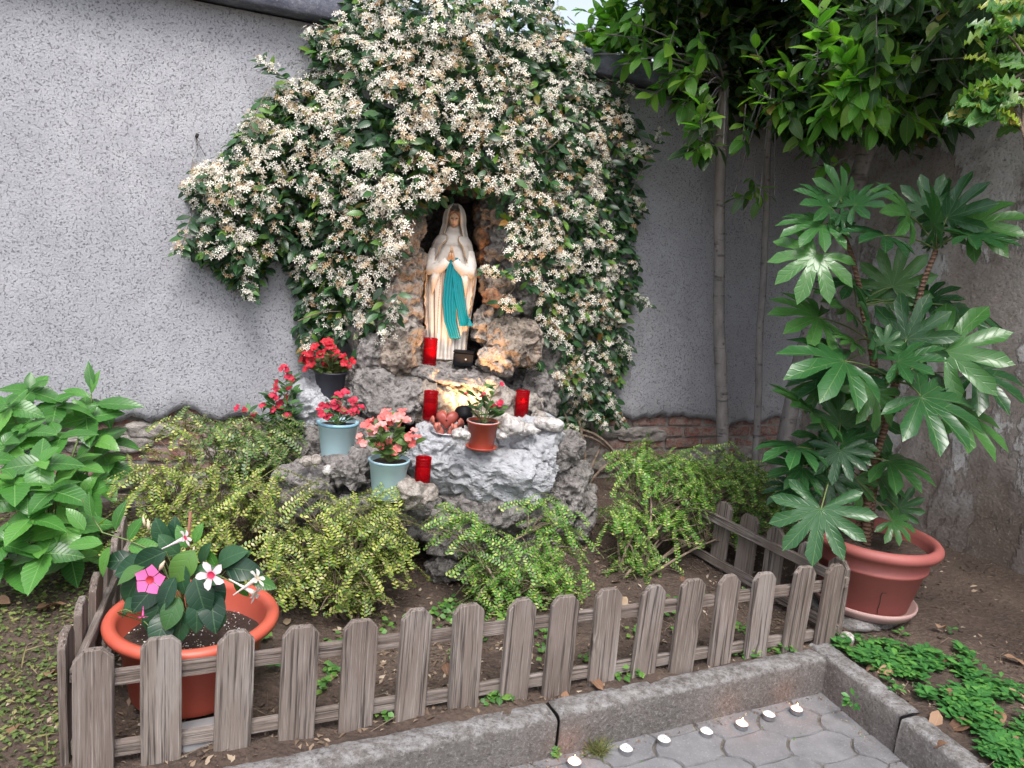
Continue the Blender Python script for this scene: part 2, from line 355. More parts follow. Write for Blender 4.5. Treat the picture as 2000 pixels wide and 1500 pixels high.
    # weathered softwood: grain runs along the local Z axis
    def wood(name, axis):
        t = NT(name); r = t.n('ObjectInfo').outputs['Random']
        off = t.n('CombineXYZ', {0: t.math('MULTIPLY', r, 17.0), 1: t.math('MULTIPLY', r, 5.0), 2: t.math('MULTIPLY', r, 9.0)}).outputs[0]
        p = t.n('VectorMath', {0: t.co(), 1: off}, operation='ADD').outputs[0]
        st = (1, 1, 0.022) if axis == 'Z' else (0.022, 1, 1)
        kn = t.vor(t.mapping(p, (1, 0.2, 0.55) if axis == 'Z' else (0.55, 1, 0.2)), 7.5)
        bend = t.n('CombineXYZ', {0: t.math('MULTIPLY', t.ramp(kn, [(0.0, 1.0), (0.2, 0.0)]), 0.014)}).outputs[0]
        q = t.n('VectorMath', {0: p, 1: bend}, operation='ADD').outputs[0]
        g = t.noise(t.mapping(q, st), 110, 4, 0.65, 0.0); g2 = t.noise(t.mapping(q, st), 260, 3, 0.6); lo = t.noise(t.mapping(q, (1, 1, 0.3)), 9, 5)
        col = t.ramp(lo, [(0.3, (0.135, 0.105, 0.088)), (0.55, (0.205, 0.17, 0.15)), (0.78, (0.30, 0.272, 0.255))])
        col = t.mix(t.math('MULTIPLY', r, 0.55), col, t.mix(1.0, col, (0.72, 0.66, 0.64), 'MULTIPLY'))
        col = t.mix(t.ramp(g, [(0.38, 0.95), (0.48, 0.0)]), col, (0.045, 0.033, 0.028))
        col = t.mix(t.ramp(g2, [(0.55, 0.0), (0.7, 0.45)]), col, (0.43, 0.39, 0.36))
        k = t.ramp(kn, [(0.05, 1.0), (0.11, 0.0)]); col = t.mix(t.math('MULTIPLY', k, 0.85), col, (0.06, 0.042, 0.034))
        h = t.math('ADD', g, t.math('MULTIPLY', g2, 0.5)); t.pbr(col, 0.9, t.bump(h, 1.0, 0.007)); return t.m
    M['wood'] = wood('weathered_wood', 'Z'); M['wood_rail'] = wood('weathered_wood_rail', 'X')
    # rocks
    M['tufa_warm'] = rock_mat('tufa_warm', (0.30, 0.245, 0.20), (0.43, 0.37, 0.315), (0.15, 0.115, 0.095))
    M['tufa_grey'] = rock_mat('tufa_grey', (0.245, 0.225, 0.215), (0.37, 0.345, 0.33), (0.11, 0.10, 0.095))
    M['tufa_white'] = rock_mat('tufa_whitened', (0.29, 0.28, 0.28), (0.42, 0.41, 0.41), (0.14, 0.13, 0.13), white=0.6, wcol=(0.47, 0.48, 0.51))
    M['tufa_pale'] = rock_mat('tufa_pale', (0.38, 0.335, 0.30), (0.50, 0.46, 0.42), (0.22, 0.175, 0.15), pit=0.4)
    M['niche'] = rock_mat('shaded_niche_stone', (0.075, 0.062, 0.058), (0.13, 0.105, 0.095), (0.035, 0.03, 0.03))  # sooty stone; the shade inside the recess is put into the colour too
    M['ochre'] = rock_mat('orange_lit_stone', (0.42, 0.235, 0.14), (0.55, 0.33, 0.20), (0.24, 0.13, 0.085), pit=0.3)  # the orange lamp glow on the right jamb is put into this colour
    M['quartz'] = rock_mat('white_cobble', (0.66, 0.62, 0.60), (0.74, 0.72, 0.70), (0.50, 0.43, 0.39), pit=0.1, rough=0.7)
    # plastics, metal, wax, paint
    t = NT('terracotta_plastic'); p = t.co(); n = t.noise(p, 5, 6, 0.6)
    t.pbr(t.ramp(n, [(0.3, (0.43, 0.075, 0.045)), (0.7, (0.52, 0.105, 0.065))]), 0.45, t.bump(t.noise(p, 90, 3), 0.1, 0.002)); M['terracotta'] = t.m
    t = NT('faded_terracotta'); p = t.co(); n = t.noise(p, 4, 7, 0.65); z = t.n('SeparateXYZ', {'Vector': p}).outputs[2]
    col = t.ramp(n, [(0.3, (0.27, 0.075, 0.068)), (0.7, (0.36, 0.105, 0.09))])
    dust = t.math('MULTIPLY', t.ramp(t.math('ADD', z, t.math('MULTIPLY', t.math('SUBTRACT', n, 0.5), 0.35)), [(0.0, 1.0), (0.16, 0.0)]), 0.6)
    col = t.mix(dust, col, (0.40, 0.27, 0.24)); t.pbr(col, 0.6, t.bump(t.noise(p, 60, 5), 0.2, 0.002)); M['faded_terracotta'] = t.m
    M['saucer'] = plain('dusty_saucer', (0.42, 0.27, 0.25), 0.7, 0.3, 9)
    M['blue_plastic'] = plain('pale_blue_plastic', (0.50, 0.70, 0.76), 0.42, 0.10, 6, 0.03)
    M['blue_rim'] = plain('blue_rim', (0.20, 0.38, 0.48), 0.42, 0.1)
    M['black_plastic'] = plain('black_plastic', (0.006, 0.006, 0.008), 0.55, 0.2, Specular_IOR_Level=0.12)
    M['grey_plastic'] = plain('grey_conduit', (0.32, 0.33, 0.35), 0.5, 0.2)
    M['rust_pot'] = plain('rust_red_pot', (0.36, 0.065, 0.04), 0.4, 0.15, 8, 0.03)
    M['white_glaze'] = plain('white_saucer', (0.72, 0.72, 0.74), 0.25, 0.1)
    M['aluminium'] = plain('aluminium', (0.45, 0.45, 0.47), 0.38, 0.2, Metallic=0.85)
    M['heart_wax'] = plain('heart_wax', (0.30, 0.065, 0.05), 0.42, 0.15)
    M['hand_wax'] = plain('hand_wax', (0.40, 0.12, 0.085), 0.45, 0.2)
    M['soil_pot'] = M['soil']
    t = NT('white_wax'); t.pbr((0.85, 0.82, 0.76), 0.4, Subsurface_Weight=0.4, Subsurface_Radius=(0.02, 0.012, 0.008)); M['wax'] = t.m
    t = NT('red_wax'); t.pbr((0.72, 0.02, 0.025), 0.45); M['red_wax'] = t.m
    t = NT('red_glass'); a = t.n('BsdfPrincipled', {'Base Color': (0.42, 0.004, 0.012, 1), 'Roughness': 0.12}).outputs[0]
    tr = t.n('BsdfTransparent', {'Color': (0.75, 0.03, 0.045, 1)}).outputs[0]
    t.out(t.n('MixShader', {0: 0.7, 1: a, 2: tr}).outputs[0]); M['red_glass'] = t.m
    t = NT('flame'); t.out(t.n('Emission', {'Color': (1.0, 0.55, 0.18, 1), 'Strength': 14.0}).outputs[0]); M['flame'] = t.m
    t = NT('lamp_lens'); t.out(t.n('Emission', {'Color': (1.0, 0.62, 0.3, 1), 'Strength': 10.0}).outputs[0]); M['lens'] = t.m
    M['wick'] = plain('wick', (0.03, 0.025, 0.02), 0.9)
    # statue paint
    def paint(name, a, dark_tone, rough=0.55):
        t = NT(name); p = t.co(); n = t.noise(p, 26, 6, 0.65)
        cav = t.ramp(t.n('NewGeometry').outputs['Pointiness'], [(0.44, 0.9), (0.51, 0.0)])  # darker tone where the surface is creased
        col = t.mix(t.ramp(n, [(0.45, 0), (0.75, 0.35)]), a, dark_tone); col = t.mix(cav, col, dark_tone); t.pbr(col, rough, t.bump(n, 0.1, 0.002)); return t.m
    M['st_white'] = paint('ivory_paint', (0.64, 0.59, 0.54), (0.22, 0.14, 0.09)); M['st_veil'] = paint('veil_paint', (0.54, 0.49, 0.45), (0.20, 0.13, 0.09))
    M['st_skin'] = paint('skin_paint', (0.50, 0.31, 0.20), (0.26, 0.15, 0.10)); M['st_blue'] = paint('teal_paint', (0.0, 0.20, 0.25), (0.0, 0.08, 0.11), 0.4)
    M['st_hair'] = paint('hair_paint', (0.16, 0.08, 0.045), (0.08, 0.04, 0.03)); M['gold'] = plain('gold_paint', (0.38, 0.22, 0.08), 0.45, 0.3)
    M['st_rose'] = plain('dark_eyes', (0.05, 0.03, 0.025), 0.5); M['st_lip'] = plain('lip_paint', (0.36, 0.12, 0.10), 0.5)
    # bark, stems
    def bark(name, a, b, sc=18):
        t = NT(name); p = t.geo(); n = t.noise(t.mapping(p, (1, 1, 0.35)), sc, 8, 0.65); ring = t.ramp(t.noise(t.mapping(p, (0.25, 0.25, 1)), sc * 1.6, 3, 0.6), [(0.33, 0.7), (0.42, 0.0)]); spot = t.ramp(t.vor(p, sc * 1.1), [(0.10, 0.8), (0.2, 0.0)])
        col = t.mix(t.math('MAXIMUM', ring, spot), t.ramp(n, [(0.3, a), (0.7, b)]), tuple(x * 0.45 for x in a))
        t.pbr(col, 0.9, t.bump(t.math('ADD', t.noise(p, sc * 4, 5), ring), 0.8, 0.006)); return t.m
    M['bark'] = bark('smooth_bark', (0.15, 0.135, 0.135), (0.28, 0.26, 0.255)); M['twig'] = bark('twig', (0.12, 0.085, 0.06), (0.25, 0.19, 0.145), 40)
    t = NT('ringed_stem'); p = t.geo(); z = t.n('SeparateXYZ', {'Vector': p}).outputs[2]; n = t.noise(p, 30, 5)
    rg = t.math('SINE', t.math('ADD', t.math('MULTIPLY', z, 420.0), t.math('MULTIPLY', n, 9.0))); col = t.mix(t.ramp(rg, [(0.1, 0.6), (0.5, 0)]), t.ramp(n, [(0.3, (0.16, 0.085, 0.055)), (0.7, (0.30, 0.185, 0.13))]), (0.08, 0.045, 0.03))
    t.pbr(col, 0.85, t.bump(rg, 0.7, 0.004)); M['fatsia_stem'] = t.m
    M['green_stem'] = plain('green_stem', (0.12, 0.17, 0.05), 0.6); M['cane'] = plain('brown_cane', (0.24, 0.095, 0.06), 0.7, 0.4)
    # foliage
    M['jas_leaf'] = leaf_mat('jasmine_leaf', [(0.0, (0.016, 0.05, 0.022)), (0.55, (0.028, 0.085, 0.035)), (0.82, (0.05, 0.14, 0.045)), (0.93, (0.13, 0.26, 0.04)), (0.985, (0.12, 0.20, 0.03)), (1.0, (0.28, 0.10, 0.03))], 0.32, 0.25, (0.12, 0.2, 0.09), 0.4, 7)
    M['laurel_leaf'] = leaf_mat('laurel_leaf', [(0.0, (0.02, 0.05, 0.022)), (0.55, (0.04, 0.095, 0.032)), (0.85, (0.075, 0.17, 0.04)), (0.96, (0.17, 0.29, 0.045)), (1.0, (0.26, 0.16, 0.06))], 0.36, 0.3, (0.2, 0.28, 0.1), 0.5, 8)
    M['laurel_lit'] = leaf_mat('laurel_lit_leaf', [(0.0, (0.07, 0.21, 0.035)), (0.6, (0.12, 0.31, 0.045)), (1.0, (0.24, 0.42, 0.06))], 0.36, 0.45, (0.26, 0.38, 0.12), 0.5, 8)  # paler copy of the laurel leaf: light on the leaves put into the colour
    M['fatsia_leaf'] = leaf_mat('fatsia_leaf', [(0.0, (0.018, 0.07, 0.024)), (0.6, (0.034, 0.12, 0.034)), (1.0, (0.065, 0.18, 0.042))], 0.28, 0.16, (0.15, 0.26, 0.09), 0.5, 6, 0.8)
    M['hyd_leaf'] = leaf_mat('hydrangea_leaf', [(0.0, (0.04, 0.135, 0.028)), (0.6, (0.07, 0.22, 0.042)), (1.0, (0.13, 0.32, 0.06))], 0.3, 0.26, (0.18, 0.36, 0.11), 0.6, 8, 1.0)
    M['holly_leaf'] = leaf_mat('holly_leaf', [(0.0, (0.05, 0.15, 0.05)), (0.6, (0.13, 0.25, 0.07)), (0.85, (0.32, 0.40, 0.10)), (1.0, (0.36, 0.26, 0.09))], 0.26, 0.3, (0.35, 0.4, 0.2), 0.4, 6)
    M['mand_leaf'] = leaf_mat('mandevilla_leaf', [(0.0, (0.012, 0.036, 0.022)), (0.45, (0.026, 0.075, 0.04)), (0.75, (0.045, 0.115, 0.045)), (1.0, (0.10, 0.21, 0.045))], 0.3, 0.12, (0.08, 0.15, 0.07), 0.45, 5, 0.4)
    for nd in M['mand_leaf'].node_tree.nodes:
        if nd.type == 'BSDF_PRINCIPLED': nd.inputs['Specular IOR Level'].default_value = 0.3
    M['lon_leaf'] = leaf_mat('box_honeysuckle_leaf', [(0.0, (0.07, 0.15, 0.028)), (0.3, (0.16, 0.26, 0.045)), (0.65, (0.33, 0.41, 0.07)), (0.92, (0.48, 0.50, 0.12)), (1.0, (0.52, 0.47, 0.24))], 0.42, 0.28, (0.3, 0.35, 0.1), 0.2, 4, 0.1)
    M['lon_green'] = leaf_mat('box_honeysuckle_green', [(0.0, (0.05, 0.16, 0.025)), (0.45, (0.12, 0.31, 0.04)), (0.8, (0.25, 0.42, 0.06)), (1.0, (0.44, 0.52, 0.14))], 0.42, 0.28, (0.2, 0.35, 0.1), 0.2, 4, 0.1)
    M['lon_dark'] = leaf_mat('box_honeysuckle_dark', [(0.0, (0.04, 0.10, 0.028)), (0.5, (0.09, 0.19, 0.045)), (0.85, (0.20, 0.29, 0.07)), (1.0, (0.38, 0.42, 0.12))], 0.42, 0.25, (0.2, 0.28, 0.1), 0.2, 4, 0.1)
    M['weed_leaf'] = leaf_mat('weed_leaf', [(0.0, (0.04, 0.12, 0.025)), (0.6, (0.075, 0.20, 0.035)), (1.0, (0.16, 0.28, 0.05))], 0.5, 0.25, (0.2, 0.33, 0.1), 0.3, 5, 0.2)
    M['lawn_leaf'] = leaf_mat('lawn_leaf', [(0.0, (0.07, 0.11, 0.03)), (0.5, (0.12, 0.18, 0.045)), (0.8, (0.20, 0.24, 0.065)), (1.0, (0.30, 0.24, 0.12))], 0.6, 0.25, (0.2, 0.28, 0.1), 0.2, 4, 0.1)
    M['cover_leaf'] = leaf_mat('ground_cover_leaf', [(0.0, (0.03, 0.12, 0.03)), (0.6, (0.055, 0.20, 0.045)), (1.0, (0.12, 0.30, 0.06))], 0.4, 0.2, (0.2, 0.38, 0.15), 0.35, 5, 0.3)
    M['dry_leaf'] = leaf_mat('dry_leaf', [(0.0, (0.15, 0.075, 0.045)), (0.5, (0.27, 0.145, 0.085)), (0.8, (0.36, 0.225, 0.15)), (1.0, (0.40, 0.30, 0.21))], 0.75, 0.15, (0.4, 0.28, 0.18), 0.4, 6, 0.6, (1, 0.8, 0.6))
    M['litter'] = leaf_mat('leaf_litter', [(0.0, (0.07, 0.045, 0.03)), (0.45, (0.17, 0.115, 0.08)), (0.8, (0.30, 0.215, 0.155)), (1.0, (0.46, 0.38, 0.30))], 0.85, 0.1, (0.3, 0.22, 0.15), 0.1, 4, 0.2, (1, 0.8, 0.6))
    M['euph_leaf'] = leaf_mat('euphorbia_leaf', [(0.0, (0.02, 0.06, 0.02)), (0.6, (0.035, 0.10, 0.03)), (1.0, (0.09, 0.22, 0.05))], 0.4, 0.2, (0.15, 0.25, 0.1), 0.4, 6)
    M['ger_leaf'] = leaf_mat('geranium_leaf', [(0.0, (0.045, 0.08, 0.025)), (0.6, (0.08, 0.14, 0.04)), (1.0, (0.20, 0.17, 0.06))], 0.55, 0.25, (0.2, 0.25, 0.1), 0.3, 5)
    M['imp_leaf'] = leaf_mat('impatiens_leaf', [(0.0, (0.05, 0.10, 0.025)), (0.6, (0.085, 0.17, 0.04)), (1.0, (0.14, 0.25, 0.06))], 0.5, 0.25, (0.22, 0.3, 0.12), 0.4, 7)
    M['grass'] = leaf_mat('dry_grass', [(0.0, (0.06, 0.09, 0.025)), (0.6, (0.13, 0.15, 0.045)), (1.0, (0.30, 0.24, 0.12))], 0.7, 0.2, (0.2, 0.2, 0.08), 0.1, 3, 0.1)
    # blossoms
    M['jas_flower'] = petal_mat('jasmine_flower', [(0.0, (0.84, 0.80, 0.72)), (0.62, (0.85, 0.81, 0.73)), (0.78, (0.76, 0.66, 0.52)), (0.92, (0.58, 0.40, 0.24)), (1.0, (0.42, 0.24, 0.12))], 0.65, 0.3, (0.6, 0.45, 0.18), 0.3)
    M['red_flower'] = petal_mat('red_flower', [(0, (0.36, 0.004, 0.014)), (0.6, (0.46, 0.007, 0.02)), (1, (0.28, 0.003, 0.012))], 0.6, 0.2)
    M['crimson'] = petal_mat('crimson_flower', [(0, (0.40, 0.008, 0.035)), (0.6, (0.52, 0.018, 0.06)), (1, (0.33, 0.006, 0.02))], 0.6, 0.2)
    M['coral'] = petal_mat('coral_flower', [(0, (0.78, 0.10, 0.10)), (0.5, (0.82, 0.20, 0.18)), (1, (0.84, 0.38, 0.36))], 0.6, 0.25)
    M['pink_trumpet'] = petal_mat('pink_trumpet', [(0, (0.72, 0.13, 0.38)), (1, (0.76, 0.17, 0.42))], 0.6, 0.25, (0.45, 0.02, 0.03), 0.42)
    M['pale_trumpet'] = petal_mat('pale_trumpet', [(0, (0.84, 0.66, 0.74)), (1, (0.85, 0.72, 0.76))], 0.6, 0.25, (0.62, 0.03, 0.10), 0.5)
    M['white_trumpet'] = petal_mat('white_trumpet', [(0, (0.80, 0.74, 0.72)), (1, (0.82, 0.76, 0.72))], 0.6, 0.3, (0.62, 0.52, 0.36), 0.6)
    M['bud'] = petal_mat('flower_bud', [(0, (0.62, 0.40, 0.30)), (1, (0.68, 0.58, 0.42))], 0.6, 0.2)
make_materials()

# ------------------------------------------------------------------ ground, paving, kerbs
KD = Vector((math.cos(math.radians(26.5)), math.sin(math.radians(26.5)), 0)); KN = Vector((KD.y, -KD.x, 0))   # front kerb direction, toward paving
KC = Vector((1.134, 2.424, 0))                                   # inner corner of the two kerbs at paving level
RD = Vector((0.30, -0.954, 0)).normalized(); RN = Vector((-RD.y, RD.x, 0))    # side kerb direction, and away from the paving
if RN.x < 0: RN = -RN
KW = 0.085
def paved(x, y, off=0.0):
    p = Vector((x, y, 0)) - KC
    return p.dot(KN) > -off and p.dot(RN) < off
def bed_z(x, y):
    z = 0.118 + 0.012 * noise.noise((x * 2.1, y * 2.1, 3)) + 0.016 * noise.noise((x * 7, y * 7, 1)) + 0.008 * noise.noise((x * 19, y * 19, 2))
    d = (Vector((x, y, 0)) - WO).dot(WN); z += 0.05 * max(0, min(1, (1.2 - d) / 0.9))
    return z
def build_ground():
    def axis(lo, hi, st):
        a = list(np.arange(lo, hi + 1e-6, st)); far = [0.4, 1, 2.5, 6, 15, 40, 90]
        return [lo - f for f in far[::-1]] + a + [hi + f for f in far]
    xs = axis(-2.6, 3.0, 0.03); ys = axis(0.9, 5.4, 0.03); V = []; F = []
    for y in ys:
        for x in xs:
            V.append((x, y, -0.07 if paved(x, y, 0.045) else bed_z(x, y)))
    w = len(xs)
    for j in range(len(ys) - 1):
        for i in range(w - 1): F.append((j * w + i, j * w + i + 1, (j + 1) * w + i + 1, (j + 1) * w + i))
    o = link('ground', mesh_from('ground', V, F, M['soil'])); tag(o, 'dark brown garden soil of the flower bed and yard', None, None, 'structure')
build_ground()
def build_paving():
    a = KC + KN * 0.004 - RN * 0.004
    far = [a, a - KD * 14, a - KD * 14 + KN * 14, a + RD * 14]
    bed = link('paving', mesh_from('paving', [(p.x, p.y, -0.007) for p in far], [(0, 1, 2, 3)], M['sand'], False))
    tag(bed, 'grey interlocking concrete block paving in front of the kerb', None, None, 'structure')
    L, D = 0.205, 0.128
    def outline():
        # long hexagon with gently bowed sides
        c = [(-0.5, 0), (-0.30, 0.5), (0.30, 0.5), (0.5, 0), (0.30, -0.5), (-0.30, -0.5)]; out = []
        for i in range(6):
            p, q = Vector(c[i] + (0,)), Vector(c[(i + 1) % 6] + (0,)); n = Vector((-(q - p).y, (q - p).x, 0))
            bow = (0.10, -0.07, 0.10, -0.10, 0.07, -0.10)[i]
            for k in range(4):
                s = k / 4; out.append(p.lerp(q, s) + n * bow * math.sin(math.pi * s))
        return out
    me_c = {}
    def paver_mesh(k):
        if k in me_c: return me_c[k]
        r = random.Random(k); O = outline(); g = 0.962; V = []; n = len(O)
        for f, z in ((g, -0.05), (g, -0.006), (g * 0.975, 0.0)):
            for p in O: V.append((p.x * L * 1.22 * f + r.uniform(-1, 1) * 0.0012, p.y * D * f + r.uniform(-1, 1) * 0.0012, z + r.uniform(-1, 1) * 0.0006))
        F = [tuple(2 * n + i for i in range(n))[::-1]]
        for j in range(2):
            for i in range(n): F.append((j * n + i, (j + 1) * n + i, (j + 1) * n + (i + 1) % n, j * n + (i + 1) % n))
        me = mesh_from('paver', V, F, M['paver'], False); me_c[k] = me; return me
    px = L * 1.22 * 0.8
    for i in range(-14, 6):
        for j in range(-3, 14):
            c = KC + KD * (i * px - 0.02) + KN * ((j + (0.5 if i % 2 else 0)) * D + 0.03)
            if not paved(c.x, c.y, 0.075) or c.y < 1.0: continue
            o = link('paver', paver_mesh(random.randint(0, 5)), bed, Matrix.Translation(c + Vector((0, 0, U(-0.002, 0.002)))) @ Matrix.Rotation(math.radians(26.5 + U(-1.2, 1.2)), 4, 'Z') @ Matrix.Rotation(U(-0.012, 0.012), 4, 'X'))
build_paving()
def build_kerbs():
    root = bpy.data.objects.new('kerb', None); COL.objects.link(root); root.location = KC; tag(root, 'weathered concrete kerb edging the paving on two sides', None, None, 'structure')
    def stone(p0, d, n, length, w, h, seed):
        """one kerb block with worn edges; d along, n outward from the paving"""
        nx, sec = max(6, int(length / 0.012)), [(-0.0, -0.06), (0.0, h * 0.45), (0.0, h - 0.012), (0.004, h - 0.004), (0.012, h), (w * 0.55, h + 0.002), (w - 0.012, h), (w, h - 0.012), (w, -0.06)]
        V = []; F = []; m = len(sec)
        for i in range(nx + 1):
            s = length * i / nx
            for (a, z) in sec:
                p = p0 + d * s + n * a + Vector((0, 0, z)); q = noise.noise_vector(p * 9 + Vector((seed, 0, 0))) * 0.0025 + noise.noise_vector(p * 60) * 0.0028
                e = 0.004 if i in (0, nx) and z > h * 0.6 else 0
                V.append(p + q * (1 if z > -0.05 else 0) - Vector((0, 0, e)))
        for i in range(nx):
            for k in range(m - 1): F.append((i * m + k, i * m + k + 1, (i + 1) * m + k + 1, (i + 1) * m + k))
        F += [tuple(range(m)), tuple((nx * m + k) for k in range(m))[::-1]]
        me = mesh_from('kerb_stone', V, F, M['kerb'], True); link('kerb_stone', me, root)
    joints = []
    # the joint in the front kerb meets the photograph's crack at one point along it
    j = Zp(1085, 1388, 0.13); s1 = -((j - KC).dot(KD))
    stone(KC - KD * s1 + KD * 0.004, KD, -KN, s1 + 0.01, KW, 0.128, 1)
    stone(KC - KD * (s1 + 1.0), KD, -KN, 0.996, KW, 0.125, 2); stone(KC - KD * (s1 + 2.0), KD, -KN, 0.996, KW, 0.126, 3)
    q = Zp(1755, 1397, 0.13); s2 = (q - KC).dot(RD)
    stone(KC + RD * -0.10 + RN * 0.013, RD, RN, s2 + 0.096, KW, 0.133, 4); stone(KC + RD * (s2 + 0.004) + RN * 0.01, RD, RN, 1.0, KW, 0.126, 5)
build_kerbs()

# ------------------------------------------------------------------ walls
def build_back_wall():
    u0, u1 = -4.2, 2.15
    root = thing('back_wall', wp(0, 0, 0.1), 'grey pebbledash rendered wall with bare brick at its foot behind the shrine', 'wall')
    # mortar core
    b = MB(); b.box(wp((u0 + u1) / 2, -0.14, 1.13), (u1 - u0, 0.20, 2.30), Matrix.Rotation(WA, 3, 'Z')); b.build('mortar_core', M['mortar'], root, False)
    # render coat with a ragged lower edge, a little proud of the bricks
    nu = 420; V = []; F = []; rows = [0.0, 0.02, 0.06, 0.12, 0.3, 0.6, 0.9, 0.985, 1.0]; m = len(rows)
    for i in range(nu + 1):
        u = u0 + (u1 - u0) * i / nu
        e = 0.525 + 0.085 * noise.noise((u * 1.6, 0, 5)) + 0.045 * noise.noise((u * 8, 1, 5)) + 0.014 * noise.noise((u * 30, 2, 5))
        for r in rows:
            z = e + (2.285 - e) * r; d = 0.006 * noise.noise((u * 1.7, z * 1.7, 0)) + 0.003 * noise.noise((u * 6, z * 6, 4))
            d += -0.012 if r == 0 else 0.0
            V.append(wp(u, d + 0.0, z))
    for i in range(nu):
        for k in range(m - 1): F.append((i * m + k, (i + 1) * m + k, (i + 1) * m + k + 1, i * m + k + 1))
    bk = len(V)
    for i in range(nu + 1): V.append(V[i * m] - WN * 0.028)
    for i in range(nu): F.append((i * m, bk + i, bk + i + 1, (i + 1) * m))
    link('render_coat', mesh_from('render_coat', V, F, M['pebbledash']), root)
    # lower band of cement, broken away to bare brick
    bricks = []
    for k in range(4):
        r = random.Random(k); b = MB(); b.box((0, 0, 0), (0.235, 0.09, 0.057), bev=0.006)
        b.V = [v + noise.noise_vector(v * 25 + Vector((k * 7, 0, 0))) * 0.006 for v in b.V]; bricks.append(mesh_from('brick', b.V, b.F, M['brick'], False))
    for c in range(6):
        z = 0.235 + c * 0.068
        u = u0 + 0.1 + (0.125 if c % 2 else 0)
        while u < u1 - 0.1:
            if random.random() < 0.93:
                link('brick', random.choice(bricks), root, Matrix.Translation(wp(u, -0.075 + U(-0.01, 0.006), z)) @ Matrix.Rotation(WA + U(-0.02, 0.02), 4, 'Z') @ Matrix.Rotation(U(-0.015, 0.015), 4, 'Y'))
            u += 0.25
    # coping slab
    b = MB(); nx = 160; sec = [(-0.22, 2.30), (0.10, 2.292), (0.108, 2.30), (0.108, 2.388), (0.098, 2.398), (-0.22, 2.43)]; V = []; F = []; m = len(sec)
    for i in range(nx + 1):
        u = u0 + (u1 - u0) * i / nx
        for (d, z) in sec: V.append(wp(u, d + 0.006 * noise.noise((u * 5, z * 9, 1)) + 0.003 * noise.noise((u * 22, z * 30, 1)), z + 0.006 * noise.noise((u * 4, d * 9, 6))))
    for i in range(nx):
        for k in range(m): F.append((i * m + k, (i + 1) * m + k, (i + 1) * m + (k + 1) % m, i * m + (k + 1) % m))
    b.add(V, F); b.build('coping', M['coping'], root)
    b = MB(); b.tube([wp(-1.34, 0.0, 1.735), wp(-1.34, 0.03, 1.74)], 0.004, 6); b.tube([wp(-1.34, 0.028, 1.732), wp(-1.335, 0.032, 1.752)], 0.008, 6)
    nl = thing('wall_nail', wp(-1.34, 0, 1.73), 'bent nail with hanging threads stuck in the grey wall', 'nail'); nl.location = P(383, 270, 0.0)
    p = P(383, 268, 0.0); b = MB(); b.tube([p - WN * 0.01, p + WN * 0.03 + Vector((0, 0, 0.004))], 0.004, 6); b.tube([p + WN * 0.03 + Vector((0, 0, -0.004)), p + WN * 0.03 + Vector((0.006, 0, 0.012))], 0.007, 6); b.build('shank', M['wick'], nl)
    b = MB(); b.tube([p + WN * 0.025, P(390, 285, 0.02), P(402, 306, 0.008)], 0.0012, 4); b.tube([p + WN * 0.025, P(386, 290, 0.02), P(376, 312, 0.008), P(374, 330, 0.008)], 0.001, 4); b.build('thread', M['twig'], nl)
build_back_wall()
SW0 = Vector((1.74, 4.72, 0)); SWD = Vector((math.cos(math.radians(-62)), math.sin(math.radians(-62)), 0)); SWN = Vector((SWD.y, -SWD.x, 0))
if SWN.x > 0: SWN = -SWN
def build_side_wall():
    root = thing('side_wall', SW0 + Vector((0, 0, 0.1)), 'old mottled brown and grey rendered side wall behind the potted fatsia', 'wall')
    nu, nz = 130, 70; L, H = 4.6, 3.4; V = []; F = []
    for i in range(nu + 1):
        for j in range(nz + 1):
            s = L * i / nu - 0.25; z = -0.05 + H * j / nz; p = SW0 + SWD * s + Vector((0, 0, z))
            V.append(p + SWN * (0.02 * noise.noise(p * 1.3) + 0.012 * noise.noise(p * 5) + 0.006 * noise.noise(p * 14)))
    for i in range(nu):
        for j in range(nz): F.append((i * (nz + 1) + j, (i + 1) * (nz + 1) + j, (i + 1) * (nz + 1) + j + 1, i * (nz + 1) + j + 1))
    link('render_coat', mesh_from('side_render', V, F, M['old_render']), root)
    b = MB(); ang = math.atan2(SWD.y, SWD.x); b.box(SW0 + SWD * (L / 2 - 0.25) - SWN * 0.17 + Vector((0, 0, H / 2 - 0.06)), (L, 0.26, H), Matrix.Rotation(ang, 3, 'Z')); b.build('masonry', M['mortar'], root, False)
build_side_wall()

# ------------------------------------------------------------------ picket fence (three runs)
def picket_mesh(w, h, seed):
    r = random.Random(seed); t = 0.018; c = 0.022 * r.uniform(0.85, 1.15); k = r.uniform(-0.004, 0.004)
    O = [(-w / 2, -0.03), (w / 2, -0.03), (w / 2 + 0.001, h * 0.5), (w / 2, h - c * 1.15 + k), (w / 2 - c, h + k * 0.5), (-w / 2 + c, h), (-w / 2, h - c * 1.15), (-w / 2 - 0.001, h * 0.5)]
    bm = bmesh.new(); f = bm.faces.new([bm.verts.new((x, -t / 2, z)) for x, z in O])
    e = bmesh.ops.extrude_face_region(bm, geom=[f]); bmesh.ops.translate(bm, vec=(0, t, 0), verts=[v for v in e['geom'] if isinstance(v, bmesh.types.BMVert)])
    bmesh.ops.recalc_face_normals(bm, faces=bm.faces); bmesh.ops.bevel(bm, geom=bm.edges[:], offset=0.0022, segments=1, affect='EDGES')
    V = [v.co + noise.noise_vector(v.co * 30 + Vector((seed * 3, 0, 0))) * 0.0016 for v in bm.verts]; F = [[v.index for v in f.verts] for f in bm.faces]; bm.free()
    return mesh_from('picket', V, F, M['wood'], False)
FA, FB = Vector((-0.905, 1.588, 0)), Vector((1.235, 2.566, 0)); FD = (FB - FA).normalized(); FN = Vector((FD.y, -FD.x, 0))   # FN toward the camera
